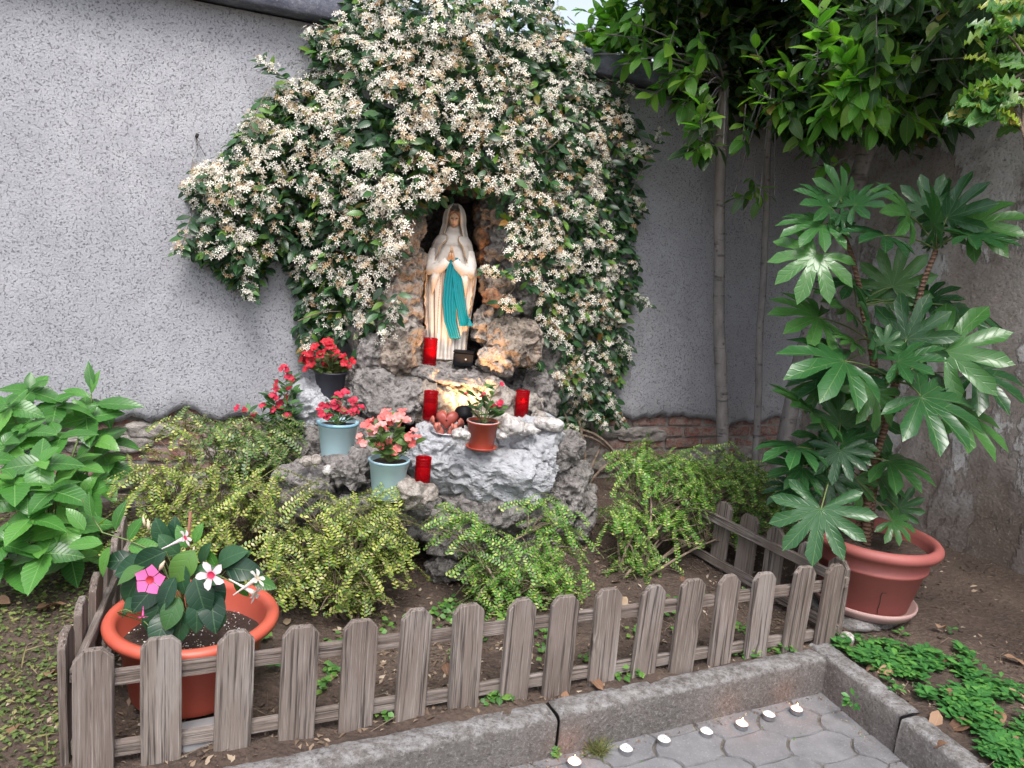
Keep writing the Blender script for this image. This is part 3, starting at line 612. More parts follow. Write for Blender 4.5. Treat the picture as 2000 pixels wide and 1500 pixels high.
def fence_run(label, A, B, spots, out, rail_side, zb=0.112, hs=0.315, w=0.088, s_rail=(0.0, None)):
    d = (B - A).normalized(); ang = math.atan2(d.y, d.x); L = (B - A).length
    root = thing('picket_fence', A + Vector((0, 0, zb)), label, 'fence', 'low picket fences round the flower bed')
    meshes = [picket_mesh(w * random.uniform(0.95, 1.05), hs, k) for k in range(5)]
    for i, s in enumerate(spots):
        p = A + d * s; zz = zb + U(-0.006, 0.008)
        link('picket', meshes[i % 5], root, Matrix.Translation((p.x, p.y, zz)) @ Matrix.Rotation(ang + U(-0.02, 0.02), 4, 'Z') @ Matrix.Rotation(U(-0.02, 0.02), 4, 'Y') @ Matrix.Rotation(U(-0.02, 0.02), 4, 'X'))
    l0, l1 = s_rail[0], (L if s_rail[1] is None else s_rail[1])
    for z in (0.045, 0.228):
        b = MB(); n = max(4, int((l1 - l0) / 0.08)); V = []; F = []
        for i in range(n + 1):
            s = l0 - L / 2 + (l1 - l0) * i / n
            for (a, c) in ((-0.009, -0.017), (0.009, -0.017), (0.009, 0.017), (-0.009, 0.017)):
                V.append(Vector((s, a, c)) + noise.noise_vector((s * 6, a * 20, z * 9 + c * 20)) * 0.0025)
        for i in range(n):
            for k in range(4): F.append((i * 4 + k, i * 4 + (k + 1) % 4, (i + 1) * 4 + (k + 1) % 4, (i + 1) * 4 + k))
        F += [(3, 2, 1, 0), tuple(n * 4 + k for k in range(4))]
        me = mesh_from('rail', V, F, M['wood_rail'], False); c = (A + B) / 2 + rail_side * 0.0195
        link('rail', me, root, Matrix.Translation((c.x, c.y, zb + z)) @ Matrix.Rotation(ang, 4, 'Z'))
    # screw heads
    return root
tops = [(182, 1277), (318, 1262), (459, 1243), (587, 1230), (705, 1216), (813, 1203), (919, 1192), (1019, 1176), (1105, 1165), (1193, 1157), (1275, 1147), (1351, 1138), (1427, 1129), (1498, 1121), (1570, 1114), (1632, 1108)]
sp = []
for (x, y) in tops:
    r = ray(x, y); t = (FA - C0).dot(FN) / r.dot(FN); sp.append((C0 + r * t - FA).dot(FD))
fence_run('front picket fence of weathered grey boards standing along the concrete kerb', FA, FB, sp, FN, -FN)
LA, LB = Vector((-0.965, 1.615, 0)), Vector((-1.215, 2.36, 0)); ld = (LB - LA).normalized(); ln = Vector((ld.y, -ld.x, 0))
fence_run('short picket fence side run beside the grass and the hydrangea', LA, LB, [0.03 + 0.15 * k for k in range(6)], -ln, ln, hs=0.325)
RA, RB = FB + Vector((0.028, 0.03, 0)), Vector((0.70, 3.64, 0)); rd_ = (RB - RA).normalized(); rn_ = Vector((rd_.y, -rd_.x, 0))
fence_run('shaded picket fence side run between the flower bed and the big fatsia pot', RA, RB, [0.05 + 0.15 * k for k in range(8)], rn_, -rn_, hs=0.30)

# ------------------------------------------------------------------ rock shrine
def rock_mesh(name, c, rad, seed, mat, sub=4, box=0.35, rough=1.0, rot=None):
    bm = bmesh.new(); bmesh.ops.create_icosphere(bm, subdivisions=sub, radius=1.0); off = Vector((seed * 13.7, seed * 5.1, seed * 2.3)); R = Vector(rad); c = Vector(c)
    mr = min(R); V = []
    Q = rot or Matrix.Identity(3)
    rr = random.Random(seed); planes = [(Vector((rr.gauss(0, 1), rr.gauss(0, 1), rr.gauss(0, 1))).normalized(), rr.uniform(0.72, 0.95)) for _ in range(5)]
    for v in bm.verts:
        n = v.co.normalized(); pw = 2 + 5 * box; k = (abs(n.x) ** pw + abs(n.y) ** pw + abs(n.z) ** pw) ** (1 / pw)
        q = n * (0.55 + 0.45 / k if box else 1)
        for pn, pd in planes:
            s = q.dot(pn)
            if s > pd: q = q - pn * (s - pd) * 0.8
        p = Vector((q.x * R.x, q.y * R.y, q.z * R.z))
        w = p + off
        f = noise.noise(w * (1.1 / mr) * 0.55) * 0.34 * mr + noise.noise(w * 10) * 0.030 * rough + (0.22 - abs(noise.noise(w * 19))) * 0.040 * rough
        vd = noise.voronoi(w * 15 + noise.noise_vector(w * 30) * 0.25)[0][0]; f += (min(vd, 0.42) - 0.36) * 0.075 * rough
        f += (0.2 - abs(noise.noise(w * 48))) * 0.016 * rough + noise.noise(w * 95) * 0.004 * rough
        p = p + n * min(f, 0.5 * mr)
        V.append(Q @ p + c)
    F = [[x.index for x in f.verts] for f in bm.faces]; bm.free()
    return mesh_from(name, V, F, mat, True)
for k in range(34):                                                        # smears of old mortar on the bare brick
    c = wp(U(-3.0, 1.9), -.032, U(.2, .52)); link('mortar_patch', rock_mesh('mortar_patch', c, (U(.06, .20), .018, U(.02, .06)), 600 + k, M['mortar'], 4, .4, .5, Matrix.Rotation(WA, 3, 'Z')), bpy.data.objects['back_wall'])
GR = thing('rock_grotto', Zp(880, 1120, 0.13), 'rough grotto of mortared porous rocks with a tall niche under the jasmine', 'grotto')
def gstone(cx, cy, rx, ry, d, rd, mat, seed, sub=4, box=0.35, rough=1.0, name='stone', parent=GR, tilt=0.0):
    p = P(cx, cy, d); k = mpp(p)
    return link(name, rock_mesh(name, p, (rx * k, rd, ry * k), seed, M[mat], sub, box, rough, Matrix.Rotation(math.radians(5) + tilt, 3, 'Y')), parent)
def build_grotto():
    # niche lining: a rough half tube, open to the front
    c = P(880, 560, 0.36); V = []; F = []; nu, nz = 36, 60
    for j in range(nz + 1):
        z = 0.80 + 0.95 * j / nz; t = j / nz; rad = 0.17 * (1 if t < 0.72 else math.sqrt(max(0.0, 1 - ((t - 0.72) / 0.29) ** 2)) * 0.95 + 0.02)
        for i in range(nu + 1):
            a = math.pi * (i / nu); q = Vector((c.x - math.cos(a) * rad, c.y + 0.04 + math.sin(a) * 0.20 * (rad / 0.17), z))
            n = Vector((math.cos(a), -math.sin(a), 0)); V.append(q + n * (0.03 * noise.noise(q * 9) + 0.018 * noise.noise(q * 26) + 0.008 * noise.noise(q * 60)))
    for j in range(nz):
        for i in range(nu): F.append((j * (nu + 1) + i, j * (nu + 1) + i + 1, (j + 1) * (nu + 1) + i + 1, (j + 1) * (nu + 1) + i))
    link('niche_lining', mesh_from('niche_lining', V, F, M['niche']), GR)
    S = [  # cx, cy, rx, ry, d, depth radius, material, subdivisions, boxiness
        # left jamb
        (790, 452, 36, 44, 0.36, 0.15, 'tufa_warm', 5, .6), (798, 524, 30, 34, 0.38, 0.14, 'tufa_warm', 5, .6), (760, 490, 40, 60, 0.26, 0.14, 'tufa_grey', 4, .5),
        (787, 605, 37, 72, 0.40, 0.15, 'tufa_pale', 5, .7), (782, 690, 44, 48, 0.44, 0.16, 'tufa_warm', 5, .7), (738, 640, 38, 90, 0.28, 0.14, 'tufa_grey', 4, .5), (726, 715, 36, 60, 0.40, 0.14, 'tufa_grey', 5, .5),
        # right jamb
        (966, 412, 28, 50, 0.30, 0.13, 'tufa_grey', 5, .5), (943, 408, 16, 28, 0.27, 0.07, 'ochre', 4, .5), (948, 466, 16, 17, 0.27, 0.08, 'ochre', 4, .7), (947, 500, 16, 15, 0.27, 0.08, 'ochre', 4, .7), (948, 532, 17, 15, 0.28, 0.08, 'ochre', 4, .7),  # ochre ones carry the orange lamp glow in their colour
        (985, 490, 32, 46, 0.36, 0.12, 'tufa_grey', 5, .5), (962, 582, 20, 17, 0.46, 0.08, 'ochre', 4, .4), (972, 552, 26, 22, 0.40, 0.10, 'tufa_warm', 4, .5), (1005, 580, 38, 46, 0.30, 0.14, 'tufa_grey', 5, .5),
        (948, 632, 17, 42, 0.44, 0.09, 'tufa_pale', 5, .5), (1000, 668, 50, 42, 0.50, 0.17, 'tufa_warm', 5, .5), (967, 702, 32, 24, 0.56, 0.10, 'tufa_pale', 5, .4),
        (1030, 620, 30, 60, 0.22, 0.12, 'tufa_grey', 4, .5), (1060, 720, 34, 60, 0.22, 0.14, 'tufa_grey', 4, .5),
        # lintel, under the climber
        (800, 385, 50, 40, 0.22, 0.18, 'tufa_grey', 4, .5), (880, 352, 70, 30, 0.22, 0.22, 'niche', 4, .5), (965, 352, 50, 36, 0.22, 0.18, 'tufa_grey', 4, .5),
        # sill and the shelf below it
        (872, 728, 74, 11, 0.50, 0.17, 'tufa_grey', 5, .8), (760, 770, 74, 50, 0.52, 0.20, 'tufa_grey', 5, .5), (830, 776, 62, 46, 0.56, 0.16, 'tufa_warm', 5, .6), (932, 778, 72, 46, 0.56, 0.13, 'tufa_pale', 5, .6),
        (1032, 752, 42, 34, 0.40, 0.16, 'tufa_grey', 5, .5), (1038, 790, 18, 24, 0.56, 0.06, 'tufa_pale', 4, .4), (1062, 800, 22, 34, 0.46, 0.10, 'tufa_grey', 4, .4),
        # whitened basin
        (945, 900, 138, 56, 0.76, 0.20, 'tufa_white', 6, .55), (850, 880, 46, 44, 0.74, 0.14, 'tufa_white', 5, .4), (1030, 862, 58, 40, 0.80, 0.13, 'tufa_white', 5, .4),
        # right flank
        (1092, 884, 36, 34, 0.76, 0.12, 'tufa_grey', 5, .3), (1100, 948, 40, 46, 0.74, 0.14, 'tufa_grey', 5, .3), (1082, 990, 60, 44, 0.72, 0.16, 'tufa_grey', 5, .3), (1128, 1004, 24, 40, 0.72, 0.10, 'tufa_grey', 5, .6),
        # body below the basin
        (930, 985, 128, 56, 0.72, 0.22, 'tufa_grey', 6, .4), (985, 1055, 90, 42, 0.72, 0.20, 'tufa_grey', 5, .35), (870, 1062, 40, 28, 0.90, 0.08, 'tufa_grey', 5, .3), (872, 1112, 34, 18, 0.98, 0.07, 'tufa_grey', 5, .5), (1050, 1060, 50, 40, 0.70, 0.16, 'tufa_grey', 5, .3),
        # left terrace
        (600, 946, 50, 42, 0.88, 0.12, 'tufa_grey', 5, .4), (682, 918, 40, 28, 0.90, 0.10, 'tufa_grey', 5, .4), (700, 985, 90, 34, 0.88, 0.14, 'tufa_grey', 5, .4), (570, 1006, 36, 30, 0.86, 0.11, 'tufa_grey', 5, .4), (812, 1000, 60, 44, 0.84, 0.14, 'tufa_grey', 5, .4), (640, 1040, 60, 34, 0.84, 0.12, 'tufa_grey', 4, .4),
        (608, 797, 38, 38, 0.48, 0.12, 'tufa_white', 5, .3), (672, 800, 40, 34, 0.44, 0.12, 'tufa_grey', 5, .4), (735, 872, 40, 40, 0.66, 0.12, 'tufa_grey', 5, .4), (640, 860, 60, 40, 0.50, 0.14, 'tufa_grey', 4, .4), (700, 840, 36, 30, 0.56, 0.10, 'tufa_grey', 4, .4), (575, 880, 40, 40, 0.55, 0.12, 'tufa_grey', 4, .4),
    ]
    for i, (cx, cy, rx, ry, d, rd, m, sub, bx) in enumerate(S): gstone(cx, cy, rx * 1.10, ry * 1.10, d, rd, m, i + 1, sub + (1 if sub == 5 else 0), min(.9, bx + .2))
    # rubble and mortar heart that carries the stones
    for (cx, cy, rx, ry, d, rd, s) in ((880, 960, 190, 150, 0.40, 0.34, 91), (880, 780, 170, 70, 0.32, 0.26, 92), (680, 930, 120, 90, 0.45, 0.34, 93), (745, 560, 40, 170, 0.14, 0.14, 94), (1015, 560, 46, 190, 0.12, 0.13, 95)):
        gstone(cx, cy, rx, ry, d, rd, 'tufa_grey', s, 5, .6, 1.0, 'mortar_heart')
build_grotto()
bpy.context.view_layer.update()
DG = bpy.context.evaluated_depsgraph_get()
def rest_on(px, py, zmax=None, hits=('stone', 'mortar_heart', 'niche_lining', 'ground')):
    """first surface of the shrine on this sight line: where a thing stands"""
    ok, loc, n, i, ob, mw = SC.ray_cast(DG, C0, ray(px, py).normalized())
    return loc
def drop(p, h=0.4):
    """height of the surface below a point"""
    ok, loc, n, i, ob, mw = SC.ray_cast(DG, Vector((p.x, p.y, p.z + h)), Vector((0, 0, -1)))
    return loc.z if ok else p.z
def seat(px, py, d, r=0.0):
    p = P(px, py, d); zs = [drop(p + Vector((r * math.cos(a), r * math.sin(a), 0)), 0.10) for a in (0.3, 1.9, 3.4, 5.0)] + [drop(p, 0.10)]
    return p, zs

def cobble(px, py, rx, ry, d, mat, seed, label, group=None, rd=None, name='cobble', rough=0.25, box=0.2):
    p = P(px, py, d); k = mpp(p); o = link(name, rock_mesh(name, (0, 0, 0), (rx * k, rd or rx * k * 0.7, ry * k), seed, M[mat], 4, box, rough, Matrix.Rotation(math.radians(5), 3, 'Y')), None, Matrix.Translation(p))
    tag(o, label, 'stone', group); return o
G = 'white cobbles on the basin'
cobble(1070, 828, 30, 13, 0.90, 'quartz', 201, 'long smooth white cobble on the basin rim beside the grey conduit', G)
cobble(1000, 836, 23, 17, 0.92, 'quartz', 202, 'rounded white cobble just in front of the lit red candle', G)
cobble(903, 848, 20, 10, 0.97, 'quartz', 203, 'flat white cobble lying between the heart candle and the red pot', G)
cobble(989, 817, 14, 9, 0.80, 'quartz', 204, 'pinkish white cobble tucked behind the red pot', G)
cobble(1032, 838, 24, 10, 0.92, 'quartz', 205, 'low flat white cobble under the lit red candle', G)
cobble(981, 852, 9, 7, 0.98, 'quartz', 206, 'tiny grey pebble at the foot of the red pot', G)
cobble(1052, 812, 16, 11, 0.74, 'tufa_pale', 207, 'pale angular stone behind the long white cobble', G)
cobble(638, 918, 8, 9, 1.04, 'quartz', 208, 'small white pebble under the upper light blue pot')
cobble(812, 960, 38, 26, 1.06, 'tufa_pale', 209, 'loose pale pitted rock lying below the lowest red candle', None, 0.07, 'loose_rock', 0.8, 0.3)
cobble(597, 899, 16, 10, 0.98, 'tufa_pale', 210, 'small flat stone chip left of the upper light blue pot', None, 0.02, 'stone_chip')
cobble(617, 900, 9, 12, 1.0, 'tufa_pale', 211, 'small upright stone chip touching the upper light blue pot', None, 0.015, 'stone_chip')
cobble(775, 955, 9, 11, 1.06, 'tufa_warm', 212, 'little ochre stone leaning on the lower light blue pot', None, 0.012, 'stone_chip')
def stand(px, py, d, r):
    """stand a round thing on the stones below the photographed contact point"""
    p = P(px, py, d); zs = sorted(drop(p + Vector((r * c, r * s, 0)), 0.07) for c, s in ((0, 0), (.7, .7), (-.7, .7), (.7, -.7), (-.7, -.7), (1, 0), (-1, 0)))
    z = zs[-2] - 0.003; p.z = min(max(z, p.z - 0.035), p.z + 0.03); return p

# ------------------------------------------------------------------ statue in the niche
def build_statue():
    S = P(868, 700, 0.40); root = thing('praying_statue', S + Vector((0, 0, -0.045)), 'painted statue in ivory robe and veil with teal sash, hands joined in prayer', 'statue', None, math.radians(4))
    H = 0.665; B = 0.045                                   # figure height, height of rock base
    prof = [(0, .087), (.03, .084), (.12, .083), (.3, .092), (.45, .101), (.55, .103), (.62, .100), (.70, .088), (.76, .076), (.80, .058), (.83, .036), (.86, .026), (.90, .024)]
    def hw(t):
        for (a, x), (b, y) in zip(prof, prof[1:]):
            if a <= t <= b: s = (t - a) / (b - a); return x + (y - x) * s
        return prof[-1][1]
    def hd(t): return hw(t) * (0.74 if t < 0.75 else 0.8)
    def surf(t, a, k=1.0, pl=1.0):                         # a = 0 at the front, positive to image right
        amp = 0.06 * pl * (1 if t < 0.5 else max(0, 1 - (t - 0.5) / 0.18)) * (1.25 - t)
        w = 1 + amp * (math.sin(15 * a + 2.5 * math.sin(4 * t) + 0.6) + 0.5 * math.sin(31 * a + 5 * t))
        if t < 0.06: w *= 1 + 0.10 * (0.06 - t) / 0.06
        return Vector((hw(t) * k * w * math.sin(a), -hd(t) * k * w * math.cos(a), B + t * H))
    nr, na = 90, 120; V = []; F = []
    for i in range(nr + 1):
        t = 0.90 * i / nr
        for j in range(na): V.append(surf(t, 2 * math.pi * j / na))
    for i in range(nr):
        for j in range(na): F.append((i * na + j, i * na + (j + 1) % na, (i + 1) * na + (j + 1) % na, (i + 1) * na + j))
    F.append(tuple(range(na))[::-1])
    b = MB(); b.add(V, F)
    # sleeves with forearms raised to the joined hands
    for s in (-1, 1):
        pts = [Vector((s * .070, -.022, B + .70 * H)), Vector((s * .082, -.040, B + .62 * H)), Vector((s * .078, -.062, B + .575 * H)), Vector((s * .055, -.078, B + .585 * H)), Vector((s * .030, -.086, B + .615 * H)), Vector((s * .016, -.088, B + .645 * H))]
        b.tube(pts, [.026, .029, .028, .025, .021, .0165], 16)
        b.tube([pts[3] + Vector((0, .002, -.004)), pts[3] + Vector((s * .012, .012, -.05)), pts[3] + Vector((s * .016, .022, -.105))], [.022, .015, .004], 12)   # hanging cuff
    b.build('robe', M['st_white'], root, local=True)
    # mantle: veil over head, shoulders and back, open down the front with a rippled hem
    V = []; F = []; nr, na = 110, 72
    def front_edge(t): return math.radians(26 + 50 * min(1, max(0, (0.72 - t) / 0.25))) + 0.10 * math.sin(t * 38) + 0.05 * math.sin(t * 71)
    def mantle(t, f):
        """t height, f -1..1 round the back from image left front edge to right"""
        if t > 0.80:
            u = (t - 0.80) / 0.21; hr = .050 * math.sqrt(max(0.0, 1 - (max(0, u - 0.45) / 0.56) ** 2)) * (1 if u > .35 else 1 + 0.25 * (.35 - u) / .35)
            e = math.radians(42 - 12 * min(1, u * 2)); a = e + (math.pi - e) * (1 - abs(f)); a = a if f > 0 else -a
            rip = 1 + 0.04 * math.sin(9 * a + 8 * t)
            return Vector((hr * rip * math.sin(a), -hr * 1.02 * rip * math.cos(a) + .006, B + t * H))
        e = front_edge(t); a = e + (math.pi - e) * (1 - abs(f)); a = a if f > 0 else -a
        k = 1.07 + 0.06 * (1 - abs(f)) if t < .7 else 1.07
        p = surf(t, a, k, 0.7); edge = max(0, abs(f) - 0.86) / 0.14
        blend = max(0, (t - 0.70) / 0.10)
        if blend > 0: p.x *= 1 + 0.05 * blend; p.y *= 1 + 0.2 * blend
        return p + Vector((0, -0.010 * edge * (1 + math.sin(t * 38)), 0))
    for i in range(nr + 1):
        t = 0.03 + (1.008 - 0.03) * i / nr
        for j in range(na + 1): V.append(mantle(t, -1 + 2 * j / na))
    for i in range(nr):
        for j in range(na): F.append((i * (na + 1) + j, i * (na + 1) + j + 1, (i + 1) * (na + 1) + j + 1, (i + 1) * (na + 1) + j))
    o = link('veil', mesh_from('veil', V, F, M['st_veil']), root, local=True)
    md = o.modifiers.new('thickness', 'SOLIDIFY'); md.thickness = 0.0045; md.offset = 1
    b = MB()
    for s in (-1, 1): b.tube([mantle(0.03 + 0.975 * i / 90, s * 0.995) + Vector((0, -0.003, 0)) for i in range(88)], 0.0018, 6)
    b.build('gold_hem', M['gold'], o, local=True)
    # head with face
    hc = Vector((0, -0.008, B + .905 * H)); bm = bmesh.new(); bmesh.ops.create_uvsphere(bm, u_segments=48, v_segments=36, radius=1.0); V = []
    g = lambda x, z, cx, cz, sx, sz: math.exp(-((x - cx) / sx) ** 2 - ((z - cz) / sz) ** 2)
    for v in bm.verts:
        q = v.co.copy(); x, z = q.x, q.z; jaw = 1 - 0.22 * max(0, -z) ** 1.5
        p = Vector((q.x * .0275 * jaw, q.y * .032, q.z * .041))
        if q.y < 0:
            f = 0.0075 * g(x, z, 0, -.12, .13, .22) + 0.004 * g(x, z, 0, .12, .10, .25) - 0.0040 * (g(x, z, .36, .10, .2, .12) + g(x, z, -.36, .10, .2, .12)) + 0.0022 * (g(x, z, .36, .08, .12, .06) + g(x, z, -.36, .08, .12, .06))
            f += 0.0028 * g(x, z, 0, -.50, .22, .06) + 0.0026 * g(x, z, 0, -.60, .18, .05) - 0.0016 * g(x, z, 0, -.55, .2, .03) + 0.003 * g(x, z, 0, -.82, .25, .14) + 0.002 * (g(x, z, .5, -.25, .25, .25) + g(x, z, -.5, -.25, .25, .25))
            p.y -= f
        V.append(p + hc)
    F = [[a.index for a in f.verts] for f in bm.faces]; bm.free(); b = MB(); b.add(V, F)
    b.tube([Vector((0, .002, B + .80 * H)), Vector((0, .0, B + .87 * H))], [.021, .017], 16)
    hd_o = b.build('head', M['st_skin'], root, local=True)
    b = MB()
    for s in (-1, 1): b.tube([hc + Vector((s * .0052, -.0300, .0042)), hc + Vector((s * .0100, -.0300, .0035)), hc + Vector((s * .0148, -.0270, .0042))], [.0008, .0016, .0008], 6)
    b.build('eyes', M['st_rose'], hd_o, local=True)
    b = MB(); b.tube([hc + Vector((-.0065, -.0308, -.0222)), hc + Vector((0, -.0338, -.0224)), hc + Vector((.0065, -.0308, -.0222))], [.0006, .0015, .0006], 6); b.build('mouth', M['st_lip'], hd_o, local=True)
    b = MB()
    for s in (-1, 1): b.tube([hc + Vector((0, -.024, .034)), hc + Vector((s * .016, -.024, .028)), hc + Vector((s * .026, -.016, .008)), hc + Vector((s * .029, -.010, -.020))], [.006, .0075, .006, .004], 10)
    b.build('hair', M['st_hair'], hd_o, local=True)
    # hands pressed palm to palm, fingers up
    b = MB()
    for s in (-1, 1):
        w0 = Vector((s * .0135, -.0885, B + .640 * H)); 
        b.tube([w0, w0 + Vector((-s * .005, -.003, .012)), w0 + Vector((-s * .0085, -.006, .026)), w0 + Vector((-s * .0095, -.008, .036))], [.0085, .0092, .0085, .0070], 12)
        for k, (l, off) in enumerate(((.026, -.0075), (.031, -.0025), (.029, .0025), (.023, .0070))):
            a = w0 + Vector((-s * .0095, -.008 + off * .9, .034)); b.tube([a, a + Vector((-s * .0006, -.0015, l * .5)), a + Vector((-s * .0012, -.0035, l))], [.0036, .0033, .0019], 8)
        a = w0 + Vector((-s * .006, -.013, .014)); b.tube([a, a + Vector((-s * .003, -.0065, .011)), a + Vector((-s * .0045, -.0075, .022))], [.0042, .0038, .0022], 8)
    b.build('hands', M['st_skin'], root, local=True)
    # teal sash: knot at the waist and two pleated tails
    def tail(path, cols=15):
        V = []; F = []; n = len(path); m = 60
        for i in range(m + 1):
            s = i / m * (n - 1); k = min(int(s), n - 2); f = s - k; f = f * f * (3 - 2 * f) if False else f
            (t0, x0, w0, y0), (t1, x1, w1, y1) = path[k], path[k + 1]; t = t0 + (t1 - t0) * f; x = x0 + (x1 - x0) * f; w = w0 + (w1 - w0) * f; yo = y0 + (y1 - y0) * f
            for j in range(cols):
                q = j / (cols - 1) - 0.5; xx = x + q * w; hx = min(0.98, abs(xx) / (hw(t) * 1.02)); fy = -hd(t) * math.sqrt(1 - hx * hx)
                V.append(Vector((xx, fy - yo - .0035 * math.sin(q * 25 + t * 3) - 0.002, B + t * H)))
        for i in range(m):
            for j in range(cols - 1): F.append((i * cols + j, i * cols + j + 1, (i + 1) * cols + j + 1, (i + 1) * cols + j))
        return V, F
    b = MB()
    b.add(*tail([(.665, .012, .026, .022), (.60, .010, .040, .016), (.50, .006, .050, .012), (.38, .004, .050, .012), (.25, .014, .046, .014), (.145, .040, .044, .018)]))
    b.add(*tail([(.655, .022, .020, .020), (.55, .030, .032, .014), (.42, .046, .034, .014), (.32, .064, .034, .020), (.26, .078, .044, .030), (.232, .086, .052, .034)], 11))
    o = b.build('sash', M['st_blue'], root, local=True); md = o.modifiers.new('thickness', 'SOLIDIFY'); md.thickness = 0.006; md.offset = 1
    # rosary
    b = MB()
    for (xa, t0, t1) in ((-.034, .64, .165), (-.018, .64, .22)):
        n = 46
        for i in range(n):
            t = t0 + (t1 - t0) * i / n; x = xa - .006 * math.sin(i / n * 3) ; hx = min(.98, abs(x) / hw(t)); y = -hd(t) * math.sqrt(1 - hx * hx) - .006; r = .0024
            c = Vector((x, y, B + t * H)); b.add([c + Vector(q) * r for q in ((1, 0, 0), (-1, 0, 0), (0, 1, 0), (0, -1, 0), (0, 0, 1), (0, 0, -1))], [(0, 2, 4), (2, 1, 4), (1, 3, 4), (3, 0, 4), (2, 0, 5), (1, 2, 5), (3, 1, 5), (0, 3, 5)])
    b.build('rosary', M['gold'], root, local=True)
    # painted rock base and dark plinth
    o = link('rock_base', rock_mesh('rock_base', (0, 0, 0.022), (.085, .068, .024), 301, M['tufa_pale'], 4, .3, .4), root, local=True)
    b = MB()
    for i in range(9): b.tube([Vector((-.07 + i * .017, -.058 + .004 * math.sin(i), .028)), Vector((-.064 + i * .017, -.064, .040 + .005 * math.sin(i * 2)))], [.006, .002], 6)
    b.build('painted_roses', M['gold'], o, local=True)
    b = MB(); b.box((0.0, -0.01, -0.018), (.165, .13, .045), bev=.003); b.build('plinth', M['black_plastic'], root, False, True)
    root.location = S + Vector((0, 0, -0.042))
build_statue()
def build_niche_lamp():
    p = P(904, 716, 0.52); root = thing('black_lamp_housing', p, 'small black box lamp standing in the niche right of the statue foot', 'lamp')
    b = MB(); b.box((p.x, p.y, p.z + .033), (.085, .055, .062), bev=.006); b.build('housing', M['black_plastic'], root, False)
    b = MB(); b.tube([Vector((p.x + .012, p.y - .026, p.z + .036)), Vector((p.x + .012, p.y - .031, p.z + .036))], .004, 10); b.build('screw', M['grey_plastic'], root)
    b = MB(); b.box((p.x, p.y + .0, p.z + .066), (.089, .059, .006), bev=.002); b.build('lid', M['black_plastic'], root, False)
build_niche_lamp()
# ------------------------------------------------------------------ red grave candles
def votive(px, py, d, label, lit=False, r=0.0285, h=0.115):
    p = stand(px, py, d, r * 0.8); root = thing('votive_candle', p, label, 'candle', 'red votive candles')
    b = MB(); pr = [(0, .001), (r * .93, .001), (r, .004), (r, .008), (r * .955, .011), (r * .955, .015), (r, .018), (r, h * .70), (r * .97, h * .735), (r, h * .77), (r, h * .80), (r * .955, h * .82), (r, h * .85), (r, h * .88), (r * .955, h * .90), (r * 1.02, h * .94), (r * 1.02, h * .99), (r * .93, h), (r * .90, h * .95), (r * .90, .02), (0, .018)]
    b.lathe(pr, p, 36); b.build('cup', M['red_glass'], root)
    b = MB(); b.lathe([(0, .019), (r * .88, .019), (r * .88, h * .60), (r * .5, h * .585), (0, h * .58)], p, 28); b.build('wax', M['red_wax'], root)
    if lit:
        f = p + Vector((0.004, -r * .35, h * .60)); b = MB(); b.lathe([(0, -.008), (.0035, -.003), (.004, .003), (.002, .010), (0, .016)], f, 12); b.build('flame', M['flame'], root)
    return p
votive(838, 718, 0.52, 'red votive candle standing in the niche at the statue\'s foot')
votive(838, 832, 0.74, 'red votive candle on the basin beside the heart-shaped candle')
votive(1016, 829, 0.74, 'lit red votive candle on the white cobbles beside the grey conduit', True)
votive(825, 934, 1.02, 'red votive candle on the loose rock beside the lower light blue pot')
# heart candle cupped by two hands on a white saucer
def build_heart():
    p = stand(872, 838, 0.82, 0.03); root = thing('heart_candle', p + Vector((0, 0, 0.006)), 'reddish heart-shaped candle held by two cupped wax hands', 'candle')
    sc = thing('white_saucer', p, 'small white saucer under the heart-shaped candle', 'saucer'); b = MB(); b.lathe([(0, .0), (.026, .0), (.048, .006), (.056, .010), (.0555, .0115), (.046, .008), (.025, .004), (0, .004)], p, 40); b.build('dish', M['white_glaze'], sc)
    V = []; F = []; n, m = 48, 14
    for j in range(m + 1):
        e = math.pi * (j / m - 0.5)
        for i in range(n):
            a = 2 * math.pi * i / n; x = 16 * math.sin(a) ** 3; z = 13 * math.cos(a) - 5 * math.cos(2 * a) - 2 * math.cos(3 * a) - math.cos(4 * a)
            k = .00205 * math.cos(e) ** 0.6 if abs(e) < 1.55 else .0002; V.append(p + Vector((x * k, math.sin(e) * .022, .046 + z * k)))
    for j in range(m):
        for i in range(n): F.append((j * n + i, j * n + (i + 1) % n, (j + 1) * n + (i + 1) % n, (j + 1) * n + i))
    b = MB(); b.add(V, F); b.build('heart', M['heart_wax'], root)
    for s in (-1, 1):
        b = MB(); w = p + Vector((s * .010, -.016, .006))
        b.tube([w, w + Vector((s * .008, -.006, .010)), w + Vector((s * .017, -.006, .022)), w + Vector((s * .021, -.004, .030))], [.009, .011, .0105, .008], 12)
        for k in range(4):
            a = w + Vector((s * (.022 + .003 * k), -.008 + .008 * k, .026 - .001 * k)); l = (.021, .025, .023, .018)[k]
            b.tube([a, a + Vector((s * .006, -.001, l * .5)), a + Vector((s * .004, -.003, l))], [.0048, .0044, .0026], 8)
        a = w + Vector((s * .010, -.013, .014)); b.tube([a, a + Vector((-s * .001, -.006, .012)), a + Vector((-s * .0015, -.006, .022))], [.005, .0045, .0028], 8)
        b.build('hand', M['hand_wax'], root)
    b = MB(); b.tube([p + Vector((0, 0, .052)), p + Vector((.001, 0, .066))], .0012, 6); b.build('wick', M['wick'], root)
build_heart(); bpy.data.objects['heart_candle'].scale = (1.35, 1.35, 1.35)
